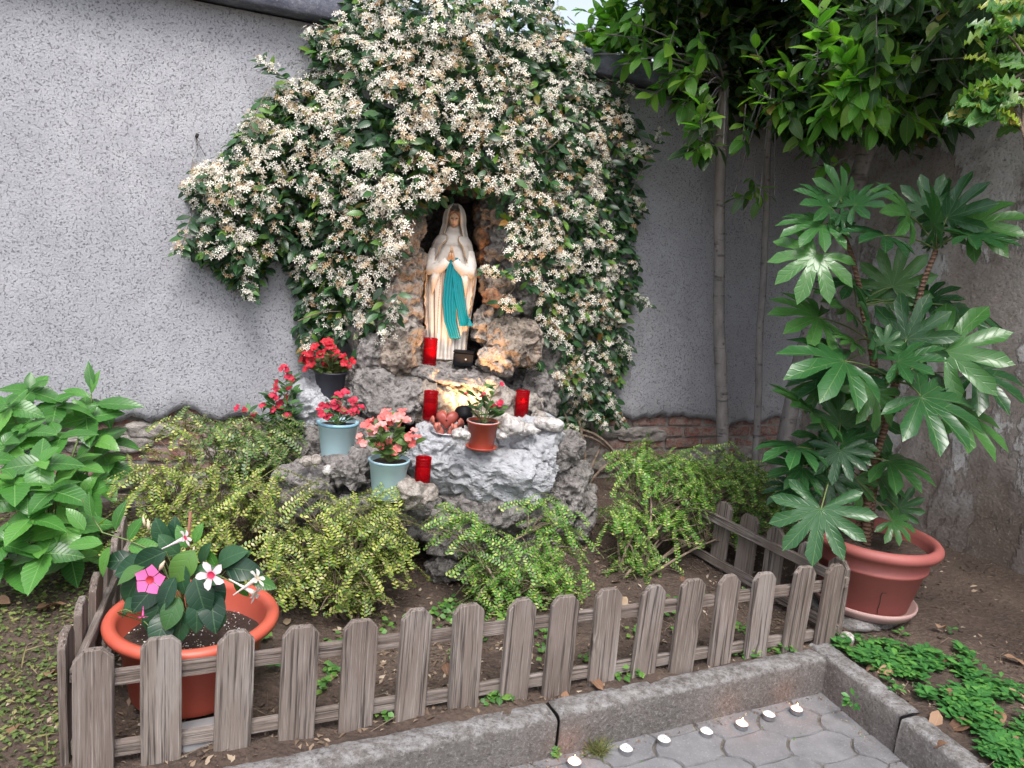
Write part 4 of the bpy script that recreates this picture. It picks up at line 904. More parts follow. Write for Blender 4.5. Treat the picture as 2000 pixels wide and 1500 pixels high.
# garden spotlight behind the red pot, with its conduit: it lights the niche
def build_spot():
    p = P(906, 806, 0.80); root = thing('garden_spotlight', p, 'round black garden spotlight hidden behind the red plastic pot', 'lamp')
    aim = (P(900, 640, 0.42) - p).normalized(); R = aim.to_track_quat('Z', 'Y').to_matrix()
    b = MB(); b.lathe([(0, -.045), (.024, -.045), (.034, -.03), (.036, 0.0), (.036, .008), (.031, .008), (.031, .003)], (0, 0, 0), 32); b.V = [R @ v + p for v in b.V]; b.build('housing', M['black_plastic'], root)
    b = MB(); b.lathe([(0, .002), (.0305, .002)], (0, 0, 0), 32); b.V = [R @ v + p for v in b.V]; b.build('lens', M['lens'], root)
    b = MB(); b.tube([p + Vector((0, .0, -.02)), p + Vector((0, .02, -.16))], .005, 8); b.build('spike', M['black_plastic'], root)
    ld = bpy.data.lights.new('spotlight_bulb', 'SPOT'); ld.energy = 8.0; ld.color = (1.0, 0.55, 0.26); ld.spot_size = math.radians(105); ld.spot_blend = 0.6; ld.shadow_soft_size = 0.012
    lo = bpy.data.objects.new('bulb', ld); COL.objects.link(lo); lo.parent = root; lo.matrix_parent_inverse = Matrix.Translation(p).inverted()
    lo.matrix_basis = Matrix.Translation(p + aim * 0.016) @ (-aim).to_track_quat('Z', 'Y').to_matrix().to_4x4()
build_spot()
def build_conduit():
    pts = [P(1040, 806, 0.66), P(1058, 806, 0.70), P(1078, 815, 0.72), P(1094, 832, 0.70), P(1102, 860, 0.62), P(1106, 900, 0.55)]
    fine = []
    for a, q in zip(pts, pts[1:]):
        for k in range(14): fine.append(a.lerp(q, k / 14))
    fine = [sum((fine[min(max(i + j, 0), len(fine) - 1)] for j in range(-6, 7)), Vector()) / 13 for i in range(len(fine))]
    b = MB(); b.tube(fine, [.0105 if i % 2 else .0085 for i in range(len(fine))], 10); o = b.build('cable_conduit', M['grey_plastic']); tag(o, 'grey corrugated cable conduit curving over the right end of the basin', 'conduit')
build_conduit()
# ------------------------------------------------------------------ tea lights on the paving
def build_tealights():
    spots = [(1121, 1492, 'tea light on the paving just left of the dry grass tuft', 1), (1222, 1466, 'tea light on the paving just right of the dry grass tuft', 0), (1296, 1448, 'second tea light to the right of the dry grass tuft', 0), (1379, 1432, 'tea light standing midway in the row along the kerb', 0),
             (1448, 1417, 'lit tea light casting a glow on the kerb, third from the kerb corner', 1), (1501, 1399, 'tea light next to last before the kerb corner', 0), (1555, 1388, 'lit tea light at the end of the row in the kerb corner', 1)]
    lm = None
    for (x, y, lab, lit) in spots:
        p = Zp(x, y + 4, 0.001); root = thing('tea_light', p, lab, 'tea light', 'tea lights in a row along the kerb'); R = .0195
        b = MB(); b.lathe([(0, .0005), (R * .97, .0005), (R, .002), (R, .0145), (R * 1.03, .0155), (R * 1.0, .016), (R * .97, .0135), (R * .97, .004), (0, .004)], p, 32); b.build('cup', M['aluminium'], root)
        b = MB(); b.lathe([(R * .965, .004), (R * .965, .0135), (R * .7, .0132), (R * .2, .0128), (0, .0128)], p, 28); b.build('wax', M['wax'], root)
        b = MB(); b.tube([p + Vector((0, 0, .012)), p + Vector((.0005, 0, .019))], .0009, 6); b.build('wick', M['wick'], root)
        if lit:
            f = p + Vector((0, 0, .019)); b = MB(); b.lathe([(0, -.003), (.0022, .001), (.0026, .005), (.0012, .011), (0, .016)], f, 12); b.build('flame', M['flame'], root)
            ld = bpy.data.lights.new('candle_flame', 'POINT'); ld.energy = 0.05; ld.color = (1.0, 0.33, 0.15); ld.shadow_soft_size = 0.004
            lo = bpy.data.objects.new('flame_light', ld); COL.objects.link(lo); lo.parent = root; lo.location = (0, 0, 0.036)
build_tealights()

# ------------------------------------------------------------------ pots and their plants
def pot(name, p, label, prof, mat, rim=None, rimmat=None, soil_z=None, soil_r=None, group=None, cat='pot'):
    root = thing(name, p, label, cat, group); b = MB(); b.lathe(prof, p, 56); b.build('body', mat, root)
    if rim: b = MB(); b.lathe(rim, p, 56); b.build('rim', rimmat or mat, root)
    if soil_z:
        n = 20; V = [p + Vector((0, 0, soil_z))]; F = []
        for r in (0.35, 0.7, 1.0):
            for k in range(n): a = 2 * math.pi * k / n; V.append(p + Vector((soil_r * r * math.cos(a), soil_r * r * math.sin(a), soil_z + U(-.004, .004))))
        for k in range(n): F.append((0, 1 + k, 1 + (k + 1) % n))
        for q in range(2):
            for k in range(n): F.append((1 + q * n + k, 1 + (q + 1) * n + k, 1 + (q + 1) * n + (k + 1) % n, 1 + q * n + (k + 1) % n))
        link('potting_soil', mesh_from('potting_soil', V, F, M['soil']), root)
    return root
def tapered(r0, r1, h, lip=.004):
    return [(0, 0), (r0 * .97, 0), (r0, .004), (r1 - .002, h * .86), (r1, h * .865), (r1 * 1.01, h - .006), (r1 + lip, h - .005), (r1 + lip, h), (r1 - .004, h), (r1 - .005, h * .8), (r0 * .9, .01), (0, .008)]
def put(name, me, parent, mw): return link(name, me, parent, mw)
def rand_dir(zlo=-1.0, zhi=1.0):
    a = U(0, 2 * math.pi); z = U(zlo, zhi); r = math.sqrt(max(0, 1 - z * z)); return Vector((r * math.cos(a), r * math.sin(a), z))
TOCAM = Vector((0, -1, 0.25)).normalized()
def curve_pts(a, b, sag=0.0, n=8, side=None):
    a, b = Vector(a), Vector(b); out = []
    for i in range(n + 1):
        t = i / n; p = a.lerp(b, t) + Vector((0, 0, sag * 4 * t * (1 - t)))
        if side is not None: p += Vector(side) * 4 * t * (1 - t)
        out.append(p)
    return out
def small_plant(name, label, base, tips, leaf, lmat, per, ls, flower=None, fmat=None, fper=(3, 5), fr=0.02, stem_r=.0022, group=None, up=0.4, low=0.25, fprob=1.0, stem_mat=None):
    root = thing(name, base, label, 'plant', group); lm = tmesh('leaf', leaf, lmat); fm = tmesh('blossom', flower, fmat) if flower else None
    st = MB()
    for tip in tips:
        tip = Vector(tip); pts = curve_pts(base, tip, 0.0, 7, side=rand_dir(-.1, .3) * (tip - base).length * .10); st.tube(pts, [stem_r * (1 - .5 * i / 7) for i in range(8)], 6, False)
        for k in range(per):
            f = low + (1 - low) * (k + random.random() * .6) / per; f = min(f, .99); i = min(6, int(f * 7)); p = pts[i].lerp(pts[i + 1], f * 7 - i)
            d = (rand_dir(-.2, .5) + TOCAM * .35 + Vector((0, 0, up))).normalized(); n = (Vector((0, 0, 1)) + TOCAM * .6 + rand_dir() * .4)
            put('leaf', lm, root, frame(d, n, p, ls * U(.7, 1.15)))
        if fm and random.random() < fprob:
            for k in range(random.randint(*fper)):
                o = rand_dir(-.3, 1) * fr * 1.1; z = (o.normalized() + TOCAM * 1.0 + Vector((0, 0, .4))).normalized(); put('blossom', fm, root, frame(z.orthogonal(), z, tip + o, U(.8, 1.15)))
    st.build('stem', stem_mat or M['green_stem'], root); return root
def build_pots():
    k = .0020
    # two pale blue pots
    p1 = stand(656, 915, 0.84, .05); pot('blue_pot', p1, 'light blue plastic pot with darker blue rim holding the crimson flowers', tapered(.054, .071, .150), M['blue_plastic'], [(.0705, .140), (.0760, .140), (.0760, .151), (.0700, .151)], M['blue_rim'], .136, .066, 'light blue plastic pots')
    p2 = stand(757, 953, 1.02, .05); pot('blue_pot', p2, 'light blue plastic pot holding the coral pink flowers', tapered(.053, .0700, .142), M['blue_plastic'], [(.0695, .134), (.0740, .134), (.0740, .143), (.0690, .143)], plain('pale_blue_rim', (.36, .55, .64), .42, .1), .130, .065, 'light blue plastic pots')
    p3 = stand(941, 856, 0.92, .045); pot('red_pot', p3, 'rust red plastic pot with grey rim on the whitened basin', tapered(.047, .060, .105), M['rust_pot'], [(.0595, .0995), (.0635, .0995), (.0635, .106), (.0590, .106)], plain('grey_rim', (.45, .40, .40), .5, .2), .094, .055)
    d3 = thing('red_pot_saucer', p3, 'small rust red saucer under the rust red plastic pot', 'saucer'); b = MB(); b.lathe([(0, -.004), (.056, -.004), (.062, .004), (.060, .006), (.05, .0), (0, -.001)], p3, 40); b.build('dish', M['rust_pot'], d3)
    p4 = stand(643, 786, 0.50, .045); pot('black_pot', p4, 'dark plastic pot on the rocks against the grey wall', tapered(.052, .064, .105), plain('dark_slate_plastic', (.035, .036, .05), .5, .2), None, None, .092, .058)
    el = leafT(.055, .017, 4, 'drop', .2, .3); fr5 = discT(.0125, 4, .85, .1)
    def tipset(c, pts, d, dj=.06): return [P(x, y, d + U(-dj, dj)) for x, y in pts]
    small_plant('crimson_crown_of_thorns', 'low crimson-flowered plant growing in the upper light blue pot', p1 + Vector((0, 0, .135)), tipset(p1, [(632, 790), (660, 775), (690, 785), (668, 805), (640, 812), (622, 806), (690, 805), (655, 790), (702, 800), (672, 770)], .84), el, M['euph_leaf'], 4, .8, fr5, M['crimson'], (3, 6), .013)
    small_plant('coral_impatiens', 'leafy plant with coral pink flowers in the lower light blue pot', p2 + Vector((0, 0, .13)), tipset(p2, [(745, 840), (770, 815), (790, 830), (765, 865), (740, 870), (805, 850), (715, 840), (730, 825), (785, 810), (760, 808), (812, 862), (710, 860), (770, 880), (752, 820)], 1.03), leafT(.06, .026, 5, 'oval', .2, .4), M['imp_leaf'], 6, .85, discT(.0165, 5, .78, .2), M['coral'], (2, 5), .018, fprob=.85)
    small_plant('pot_crown_of_thorns', 'small thorny plant with red flower tips in the rust red pot', p3 + Vector((0, 0, .09)), tipset(p3, [(950, 745), (975, 752), (960, 770), (935, 755), (915, 772), (962, 795), (925, 795), (980, 790), (945, 775)], .92, .04), leafT(.062, .024, 5, 'drop', .2, .25), M['euph_leaf'], 4, .9, fr5, M['crimson'], (1, 4), .010, fprob=.55)
    small_plant('red_geranium', 'drooping plant with large scarlet blossoms in the dark pot', p4 + Vector((0, 0, .09)), tipset(p4, [(600, 700), (620, 688), (645, 690), (665, 705), (672, 720), (590, 710), (630, 705), (650, 715), (610, 722), (676, 706), (640, 676)], .52), leafT(.05, .034, 4, 'heart', .2, .5), M['ger_leaf'], 7, .8, discT(.019, 5, .82, .2), M['red_flower'], (3, 5), .022, low=.1)
    # leafy crown-of-thorns growing out of the rocks on the left
    b0 = P(560, 880, .62)
    small_plant('tall_crown_of_thorns', 'upright dark-leaved thorn plant with crimson flowers against the grey wall', b0, [P(x, y, .58 + U(-.05, .05)) for x, y in [(553, 722), (548, 745), (570, 760), (560, 775), (530, 775), (510, 795), (470, 800), (500, 815), (575, 790), (540, 800), (560, 815), (585, 825), (600, 838), (535, 760), (548, 790), (565, 740)]], leafT(.065, .021, 5, 'drop', .2, .25), M['euph_leaf'], 11, .85, fr5, M['crimson'], (2, 5), .014, low=.3)
    # begonia-like small leaves behind the red pot
    small_plant('round_leaf_seedling', 'few round leaves peeping out on both sides of the rust red pot', P(925, 846, .74), [P(903, 818, .78), P(912, 812, .78), P(978, 833, .84), P(900, 826, .8)], leafT(.05, .042, 4, 'oval', .1, .3), M['imp_leaf'], 2, .9, low=.7)
build_pots()

# ------------------------------------------------------------------ big pot with mandevilla (left)
def trumpetT(R, tube, flare=.35, spread=1.0):
    V = []; UV = []; F = []; n = 15
    for (r, z, v) in ((.07, -tube, .95), (.10, -tube * .65, .95), (.22, -tube * .25, .9), (.30, -.06, .25), (.26, -.12, 0.0)):
        for k in range(n): a = 2 * math.pi * k / n; V.append((r * R * math.cos(a), r * R * math.sin(a), z * R)); UV.append((.5, v))
    for j in range(3):
        for k in range(n): F.append((j * n + k, j * n + (k + 1) % n, (j + 1) * n + (k + 1) % n, (j + 1) * n + k))
    F.append(tuple(4 * n + k for k in range(n))); 
    for k in range(n): F.append((3 * n + k, 3 * n + (k + 1) % n, 4 * n + (k + 1) % n, 4 * n + k))
    for p in range(5):
        a0 = 2 * math.pi * p / 5; b = len(V)
        for (r, s, z, v) in ((.28, -.17, -.05, .3), (.28, .17, -.05, .3), (.70, -.40 * spread, .04, .7), (.66, .0, -.02, .7), (.72, .36 * spread, .06, .7), (.95, -.16, .06, .9), (1.12, .14, .0, 1.0), (.93, .26, .02, .9)):
            x, y = r * R, s * R; V.append((x * math.cos(a0) - y * math.sin(a0), x * math.sin(a0) + y * math.cos(a0), z * R + flare * R * max(0, .6 - r) * 0)); UV.append((.5 + s, v))
        F += [(b, b + 1, b + 3), (b, b + 3, b + 2), (b + 1, b + 4, b + 3), (b + 2, b + 3, b + 6, b + 5), (b + 3, b + 4, b + 7, b + 6)]
    return V, F, UV, [0.0] * len(V)
def build_left_pot():
    c = Yp(378, 1205, 1.93); zr = c.z; z0 = bed_z(c.x, c.y) + .022; p = Vector((c.x, c.y, z0)); h = zr - z0 + .015; R = .222
    prof = [(0, 0), (.150, 0), (.155, .006), (.186, h - .03), (R - .012, h - .03), (R - .002, h - .024), (R, h - .012), (R - .006, h - .002), (R - .018, h), (R - .032, h - .005), (R - .036, h - .02), (.168, h * .5), (0, h * .4)]
    root = pot('terracotta_pot', p, 'orange-red plastic planter behind the fence holding the mandevilla', prof, M['terracotta'], None, None, h - .075, R - .045)
    # white flecks of perlite
    tm = ([(-1, -1, 0), (1, -1, 0), (1, 1, .3), (-1, 1, .3), (0, 0, 1)], [(0, 1, 4), (1, 2, 4), (2, 3, 4), (3, 0, 4)], [(0, 0)] * 5, [0] * 5); ms = []
    for k in range(420):
        a = U(0, 6.28); r = math.sqrt(random.random()) * (R - .05); ms.append(frame(rand_dir(), Vector((0, 0, 1)), p + Vector((r * math.cos(a), r * math.sin(a), h - .074)), U(.0008, .0022)))
    scatter('perlite', tm, ms, M['wax'], root)
    w = thing('wooden_chock', p, 'grey wooden block wedged under the orange-red planter', 'block'); q = Zp(390, 1462, .12); w.location = q
    b = MB(); b.box(q + Vector((.0, .05, .008)), (.13, .09, .034), Matrix.Rotation(math.radians(28), 3, 'Z'), .004); b.build('block', plain('grey_block', (.30, .30, .31), .85, .4), w, False)
    # mandevilla
    pl = thing('mandevilla', p + Vector((0, 0, h - .075)), 'glossy dark-leaved mandevilla with pink and white trumpet flowers in the planter', 'plant')
    o = p + Vector((-.02, .02, h - .075)); lm = tmesh('leaf', leafT(.098, .062, 8, 'oval', .2, .65, 0, .022), M['mand_leaf']); lg = tmesh('leaf', leafT(.085, .042, 6, 'oval', .25, .4), M['hyd_leaf'])
    def at(x, y, dy=0.0): return Yp(x, y, c.y + dy)
    def imgdir(deg): a = math.radians(deg); return IMG_R * math.cos(a) + IMG_U * math.sin(a)
    st = MB()
    L = [(300, 1085, 200, -.05, 1), (262, 1120, 215, -.06, 1.05), (255, 1145, 240, -.06, 1.1), (330, 1075, 150, .0, 1), (350, 1120, 275, -.10, 1.15), (400, 1090, 60, .02, .9), (440, 1095, 20, .0, 1.1), (455, 1110, 0, -.02, 1.1), (470, 1090, 35, .02, .9), (300, 1155, 250, -.08, 1.1), (335, 1150, 265, -.12, 1.15), (380, 1150, 280, -.12, 1.15),
         (345, 1190, 268, -.14, 1.1), (385, 1190, 285, -.13, 1.1), (420, 1175, 300, -.10, 1.1), (300, 1190, 240, -.10, 1.0), (410, 1140, 310, -.08, 1.1), (430, 1205, 290, -.10, .85), (320, 1215, 262, -.12, 1.0), (355, 1218, 275, -.13, .9), (280, 1095, 180, .0, 1.1), (240, 1100, 190, .02, 1.0), (315, 1050, 120, .05, .9), (290, 1060, 140, .04, .9), (345, 1045, 80, .06, .8), (270, 1170, 230, -.06, .95), (395, 1120, 330, -.09, 1.0), (365, 1095, 240, -.10, 1.0)]
    for (x, y, a, dy, s) in L:
        q = at(x, y, dy); d = imgdir(a) * .8 + TOCAM * .45; n = TOCAM * .8 + Vector((0, 0, .5)) + rand_dir() * .35
        put('leaf', lm, pl, frame(d + rand_dir() * .25, n + rand_dir() * .3, q - d.normalized() * .03, s * U(.78, 1.05))); st.tube(curve_pts(o + Vector((0, 0, .02)), q - d.normalized() * .03, .02, 5), .0018, 5, False)
    for (x, y, a, s) in [(225, 1035, 75, 1.0), (200, 1062, 175, 1.1), (215, 1068, 250, 1.0), (250, 1070, 10, 1.0), (165, 1035, 120, .9), (180, 1010, 100, .8), (250, 1055, 60, .9), (380, 1060, 70, .7), (365, 1070, 110, .8), (425, 1110, 120, .7), (490, 1128, 340, .9), (460, 1125, 300, .8), (445, 1100, 60, .7)]:
        q = at(x, y, .02); d = imgdir(a) + TOCAM * .2; put('leaf', lg, pl, frame(d, TOCAM + Vector((0, 0, .5)) + rand_dir() * .5, q, s))
    st.tube([o, at(310, 1080, 0), at(250, 1055, .02), at(200, 1040, .03), at(168, 990, .04), at(160, 975, .04)], .0022, 6, False); st.tube([o, at(400, 1110, 0), at(455, 1138, -.02), at(490, 1142, -.02)], .0022, 6, False)
    for (a_, b_, c_) in (((270, 1200), (235, 1192), (232, 1200)), ((290, 1208), (245, 1190), (229, 1196))): st.tube([at(*a_, -.08), at(*b_, -.10), at(*c_, -.10), at(a_[0] - 10, a_[1] + 6, -.08)], .0015, 5, False)
    st.tube([at(280, 1212, -.10), at(296, 1228, -.12), at(309, 1238, -.12)], .002, 5, False)
    st.build('stem', M['green_stem'], pl)
    def flower(tm, mat, x, y, face, dy, s, roll=0): put('blossom', tmesh('blossom', tm, mat), pl, frame(Vector(face).orthogonal(), face, at(x, y, dy), s) @ Matrix.Rotation(roll, 4, 'Z'))
    flower(trumpetT(1, 1.6, .3, 1.25), M['pink_trumpet'], 292, 1133, TOCAM + IMG_R * .1, -.17, .034, .3); flower(trumpetT(1, 1.6, .3, .75), M['pale_trumpet'], 411, 1124, TOCAM - IMG_U * .1, -.15, .034, .9)
    side = trumpetT(1, 3.4, .3, .7)
    for (x, y, dv, s, dy) in ((504, 1128, imgdir(35) + TOCAM * .15, .025, -.06), (500, 1160, imgdir(-25) + TOCAM * .2, .025, -.06), (363, 1050, imgdir(25) + TOCAM * .1, .022, -.02)): flower(side, M['white_trumpet'] if x > 400 else M['pale_trumpet'], x, y, dv, dy, s)
    flower(trumpetT(1, 2.2, .3, .35), M['pink_trumpet'], 279, 1205, -IMG_U + TOCAM * .1, -.14, .012)
    b = MB()
    for (x, y, a, l, r) in ((316, 1105, 60, .030, .006), (290, 1025, 95, .030, .005), (281, 1018, 100, .026, .004), (378, 1075, 80, .022, .004), (395, 1142, 200, .014, .006)):
        q = at(x, y, -.10 if y > 1090 else .02); b.tube([q - imgdir(a) * l * .5, q, q + imgdir(a) * l * .5], [.002, r, .001], 8)
    b.build('bud', M['bud'], pl)
    cane = thing('support_cane', at(362, 1110, .05), 'thin brown cane stuck upright in the planter', 'cane'); b = MB(); b.tube([at(355, 1180, .05), at(362, 1110, .05), at(372, 1000, .05)], [.0045, .0045, .004], 8); b.build('cane', M['cane'], cane)
build_left_pot()

# ------------------------------------------------------------------ big pot with fatsia (right)
def build_right_pot():
    c = Yp(1706, 1050, 2.86); z0 = bed_z(c.x, c.y) + .052; h = c.z - z0 + .02; p = Vector((c.x, c.y, z0)); R = .245
    sl = thing('stone_slab', p, 'flat concrete slab under the big faded planter and its saucer', 'slab'); link('slab', rock_mesh('slab', p + Vector((-.02, 0, -.034)), (.19, .17, .026), 77, M['kerb'], 5, .9, .25, Matrix.Rotation(.4, 3, 'Z')), sl)
    sa = thing('plant_saucer', p + Vector((0, 0, -.01)), 'dusty pinkish saucer under the big faded planter', 'saucer'); b = MB(); b.lathe([(0, -.013), (.175, -.013), (.19, .010), (.192, .022), (.186, .024), (.18, .008), (0, -.004)], p, 64); b.build('dish', M['saucer'], sa)
    prof = [(0, 0), (.152, 0), (.158, .006), (.196, h * .60), (.206, h * .62), (.207, h * .66), (.203, h * .665), (.210, h * .84), (.214, h * .85), (.222, h - .045), (R - .008, h - .042), (R, h - .026), (R - .001, h - .014), (R - .012, h - .002), (R - .024, h), (R - .036, h - .008), (R - .04, h - .03), (.18, h * .5), (0, h * .4)]
    root = pot('big_faded_pot', p, 'large faded red planter with rolled rim holding the fatsia', prof, M['faded_terracotta'], None, None, h - .05, R - .05)
    ck = MB(); a0 = math.radians(262); rr = lambda z: .158 + (.196 - .158) * z / (h * .6) + .0007
    ck.tube([p + Vector((rr(z) * math.cos(a0 + da), rr(z) * math.sin(a0 + da), z)) for z, da in ((.02, .02), (.04, 0.0), (.07, .01), (.095, -.01), (.11, 0.0), (.112, .08))], .0013, 4); ck.build('crack', M['wick'], root)
    fa = thing('fatsia', p + Vector((0, 0, h - .05)), 'tall fatsia with big glossy hand-shaped leaves in the large faded planter', 'plant')
    def cp(x, y, dy=0.0): return Yp(1300 + x / 1.875, 300 + y / 1.875, c.y + dy)
    o = p + Vector((-.02, 0, h - .05)); crowns = {'A': cp(650, 290, .05), 'B': cp(990, 352, .05), 'C': cp(845, 835, -.10), 'D': cp(700, 560, .05), 'E': cp(620, 1130, -.02), 'F': cp(770, 700, .05)}
    def stem(pts, r0, r1):
        fine = []
        for a, b_ in zip(pts, pts[1:]):
            for k in range(6): fine.append(a.lerp(b_, k / 6) + noise.noise_vector(a.lerp(b_, k / 6) * 9) * .006)
        fine.append(pts[-1]); b = MB(); n = len(fine); b.tube(fine, [(r0 + (r1 - r0) * i / (n - 1)) * (1 + .07 * (i % 2)) for i in range(n)], 10); b.build('stem', M['fatsia_stem'], fa)
    stem([o + Vector((0, .0, -.03)), cp(735, 1320), cp(760, 1140), cp(800, 1010, -.03), crowns['C']], .0155, .0105); stem([o + Vector((.02, .03, -.03)), cp(765, 1220, .04), cp(790, 1000, .05), cp(880, 700, .06), cp(940, 480, .05), crowns['B']], .012, .009)
    stem([o + Vector((-.02, .04, -.03)), cp(725, 1130, .05), cp(740, 900, .06), cp(760, 760, .06), cp(710, 500, .06), cp(690, 400, .05), crowns['A']], .012, .008); stem([o + Vector((.03, .05, -.03)), cp(720, 1060, .08), cp(780, 1020, .08), crowns['F']], .009, .006)
    T = [tmesh('leaf', fatsiaT(9, 255, .30, 1), M['fatsia_leaf']), tmesh('leaf', fatsiaT(8, 240, .45, 2), M['fatsia_leaf']), tmesh('leaf', fatsiaT(9, 250, .10, 3), M['fatsia_leaf'])]
    LV = [('A', 600, 195, 150, 135, .00), ('A', 640, 165, 95, 120, .05), ('A', 690, 190, 35, 130, -.03), ('A', 570, 260, 190, 150, -.05), ('A', 555, 370, 225, 170, -.12), ('A', 640, 225, 300, 60, -.06), ('B', 800, 300, 170, 160, -.10), ('B', 890, 225, 130, 160, -.02), ('B', 985, 265, 100, 140, -.08), ('B', 1030, 235, 75, 165, .05), ('B', 1120, 265, 30, 175, .00), ('B', 1110, 300, 355, 160, -.08), ('B', 960, 210, 70, 130, .10),
          ('D', 680, 480, 170, 120, .05), ('D', 830, 490, 80, 150, .10), ('D', 950, 540, 30, 120, .15), ('D', 1060, 560, 340, 190, .10), ('D', 800, 540, 60, 110, .12), ('F', 560, 600, 170, 175, .02), ('F', 650, 560, 140, 130, .02), ('F', 750, 650, 110, 165, -.10), ('F', 690, 690, 160, 80, -.08), ('C', 655, 760, 172, 225, -.16), ('C', 650, 800, 205, 190, .00), ('C', 880, 680, 70, 165, -.05), ('C', 1025, 725, 40, 215, -.10), ('C', 850, 760, 20, 150, -.20), ('C', 935, 890, 335, 230, -.22), ('C', 1130, 800, 345, 190, .00), ('C', 1060, 935, 320, 210, .00), ('C', 765, 875, 270, 130, -.14), ('C', 800, 700, 60, 70, -.15),
          ('E', 545, 950, 150, 175, -.08), ('E', 640, 990, 95, 120, -.05), ('E', 485, 1075, 175, 150, -.08), ('E', 640, 1085, 250, 120, -.12), ('E', 645, 1060, 20, 120, -.08), ('E', 815, 1125, 350, 165, -.06), ('E', 500, 1150, 190, 130, -.04), ('E', 590, 1170, 240, 130, -.02), ('E', 690, 1190, 260, 100, -.02), ('E', 570, 1300, 255, 190, -.24), ('E', 470, 1225, 200, 110, -.02), ('E', 830, 1345, 330, 90, -.06), ('E', 850, 1300, 60, 90, .04), ('E', 610, 1080, 120, 110, .02), ('E', 560, 1040, 300, 130, .03), ('F', 600, 820, 230, 150, .06), ('F', 950, 800, 330, 150, .10), ('F', 740, 960, 250, 150, .06), ('E', 780, 1180, 320, 110, .06)]
    pt = MB()
    for i, (cr, x, y, a, s, dy) in enumerate(LV):
        q = cp(x, y, dy); d0 = IMG_R * math.cos(math.radians(a)) + IMG_U * math.sin(math.radians(a)); n = TOCAM * U(.35, .65) + Vector((0, 0, U(.7, 1.0))) + d0 * .10 + rand_dir() * .22
        d = d0 + TOCAM * .25
        put('leaf', T[i % 3], fa, frame(d, n, q, s / 1.875 * mpp(q) * 1.12)); pt.tube(curve_pts(crowns[cr], q, .015, 6), .0028, 6, False)
    for nm in 'ABC':
        for k in range(5): q = crowns[nm] + rand_dir(.2, 1) * .03; put('leaf', T[k % 3], fa, frame(rand_dir(.2, 1), TOCAM + Vector((0, 0, .3)), q, U(.03, .05)))
    pt.build('petioles', M['green_stem'], fa)
build_right_pot()

# ------------------------------------------------------------------ star jasmine over the grotto
def in_poly(x, y, poly):
    c = False; j = len(poly) - 1
    for i in range(len(poly)):
        xi, yi = poly[i]; xj, yj = poly[j]
        if (yi > y) != (yj > y) and x < (xj - xi) * (y - yi) / (yj - yi) + xi: c = not c
        j = i
    return c
def edge_dist(x, y, poly):
    best = 1e9; j = len(poly) - 1
    for i in range(len(poly)):
        ax, ay = poly[j]; bx, by = poly[i]; dx, dy = bx - ax, by - ay; t = max(0, min(1, ((x - ax) * dx + (y - ay) * dy) / (dx * dx + dy * dy + 1e-9))); best = min(best, math.hypot(x - ax - t * dx, y - ay - t * dy)); j = i
    return best
JP = [(690, -50), (650, 40), (600, 78), (625, 140), (560, 165), (520, 200), (490, 230), (462, 268), (430, 310), (380, 332), (368, 385), (392, 430), (366, 480), (400, 515), (440, 540), (492, 572), (540, 500), (572, 520), (585, 590), (575, 640), (592, 690), (640, 672), (690, 655), (716, 700), (740, 690), (775, 690), (770, 640), (755, 580), (765, 530), (790, 480), (806, 420), (850, 392), (905, 372), (950, 385), (985, 425), (990, 480), (1005, 545), (1050, 575), (1052, 640), (1080, 690), (1078, 745), (1090, 800), (1118, 852), (1150, 835), (1200, 810), (1205, 745), (1232, 690), (1225, 610), (1252, 520), (1232, 460), (1262, 400), (1232, 350), (1255, 270), (1238, 220), (1190, 175), (1155, 125), (1135, 70), (1090, 30), (1075, -50)]
JOUT = JP[:21]; JOUT2 = JP[43:]
def line_dist(x, y, pl):
    best = 1e9
    for (ax, ay), (bx, by) in zip(pl, pl[1:]):
        dx, dy = bx - ax, by - ay; t = max(0, min(1, ((x - ax) * dx + (y - ay) * dy) / (dx * dx + dy * dy + 1e-9))); best = min(best, math.hypot(x - ax - t * dx, y - ay - t * dy))
    return best
def jas_front(x, y, e):
    """how far the hanging mass stands out from the wall"""
    e = min(line_dist(x, y, JOUT), line_dist(x, y, JOUT2)); cx = math.exp(-((x - 890) / 235) ** 4) * (1 if y < 480 else max(.75, 1 - (y - 480) / 900)); full = 0.15 + 0.43 * cx + .05 * noise.noise((x * .013, y * .013, 0)) + .03 * noise.noise((x * .035, y * .035, 5))
    return full * (1 - math.exp(-e / 45)) + 0.05
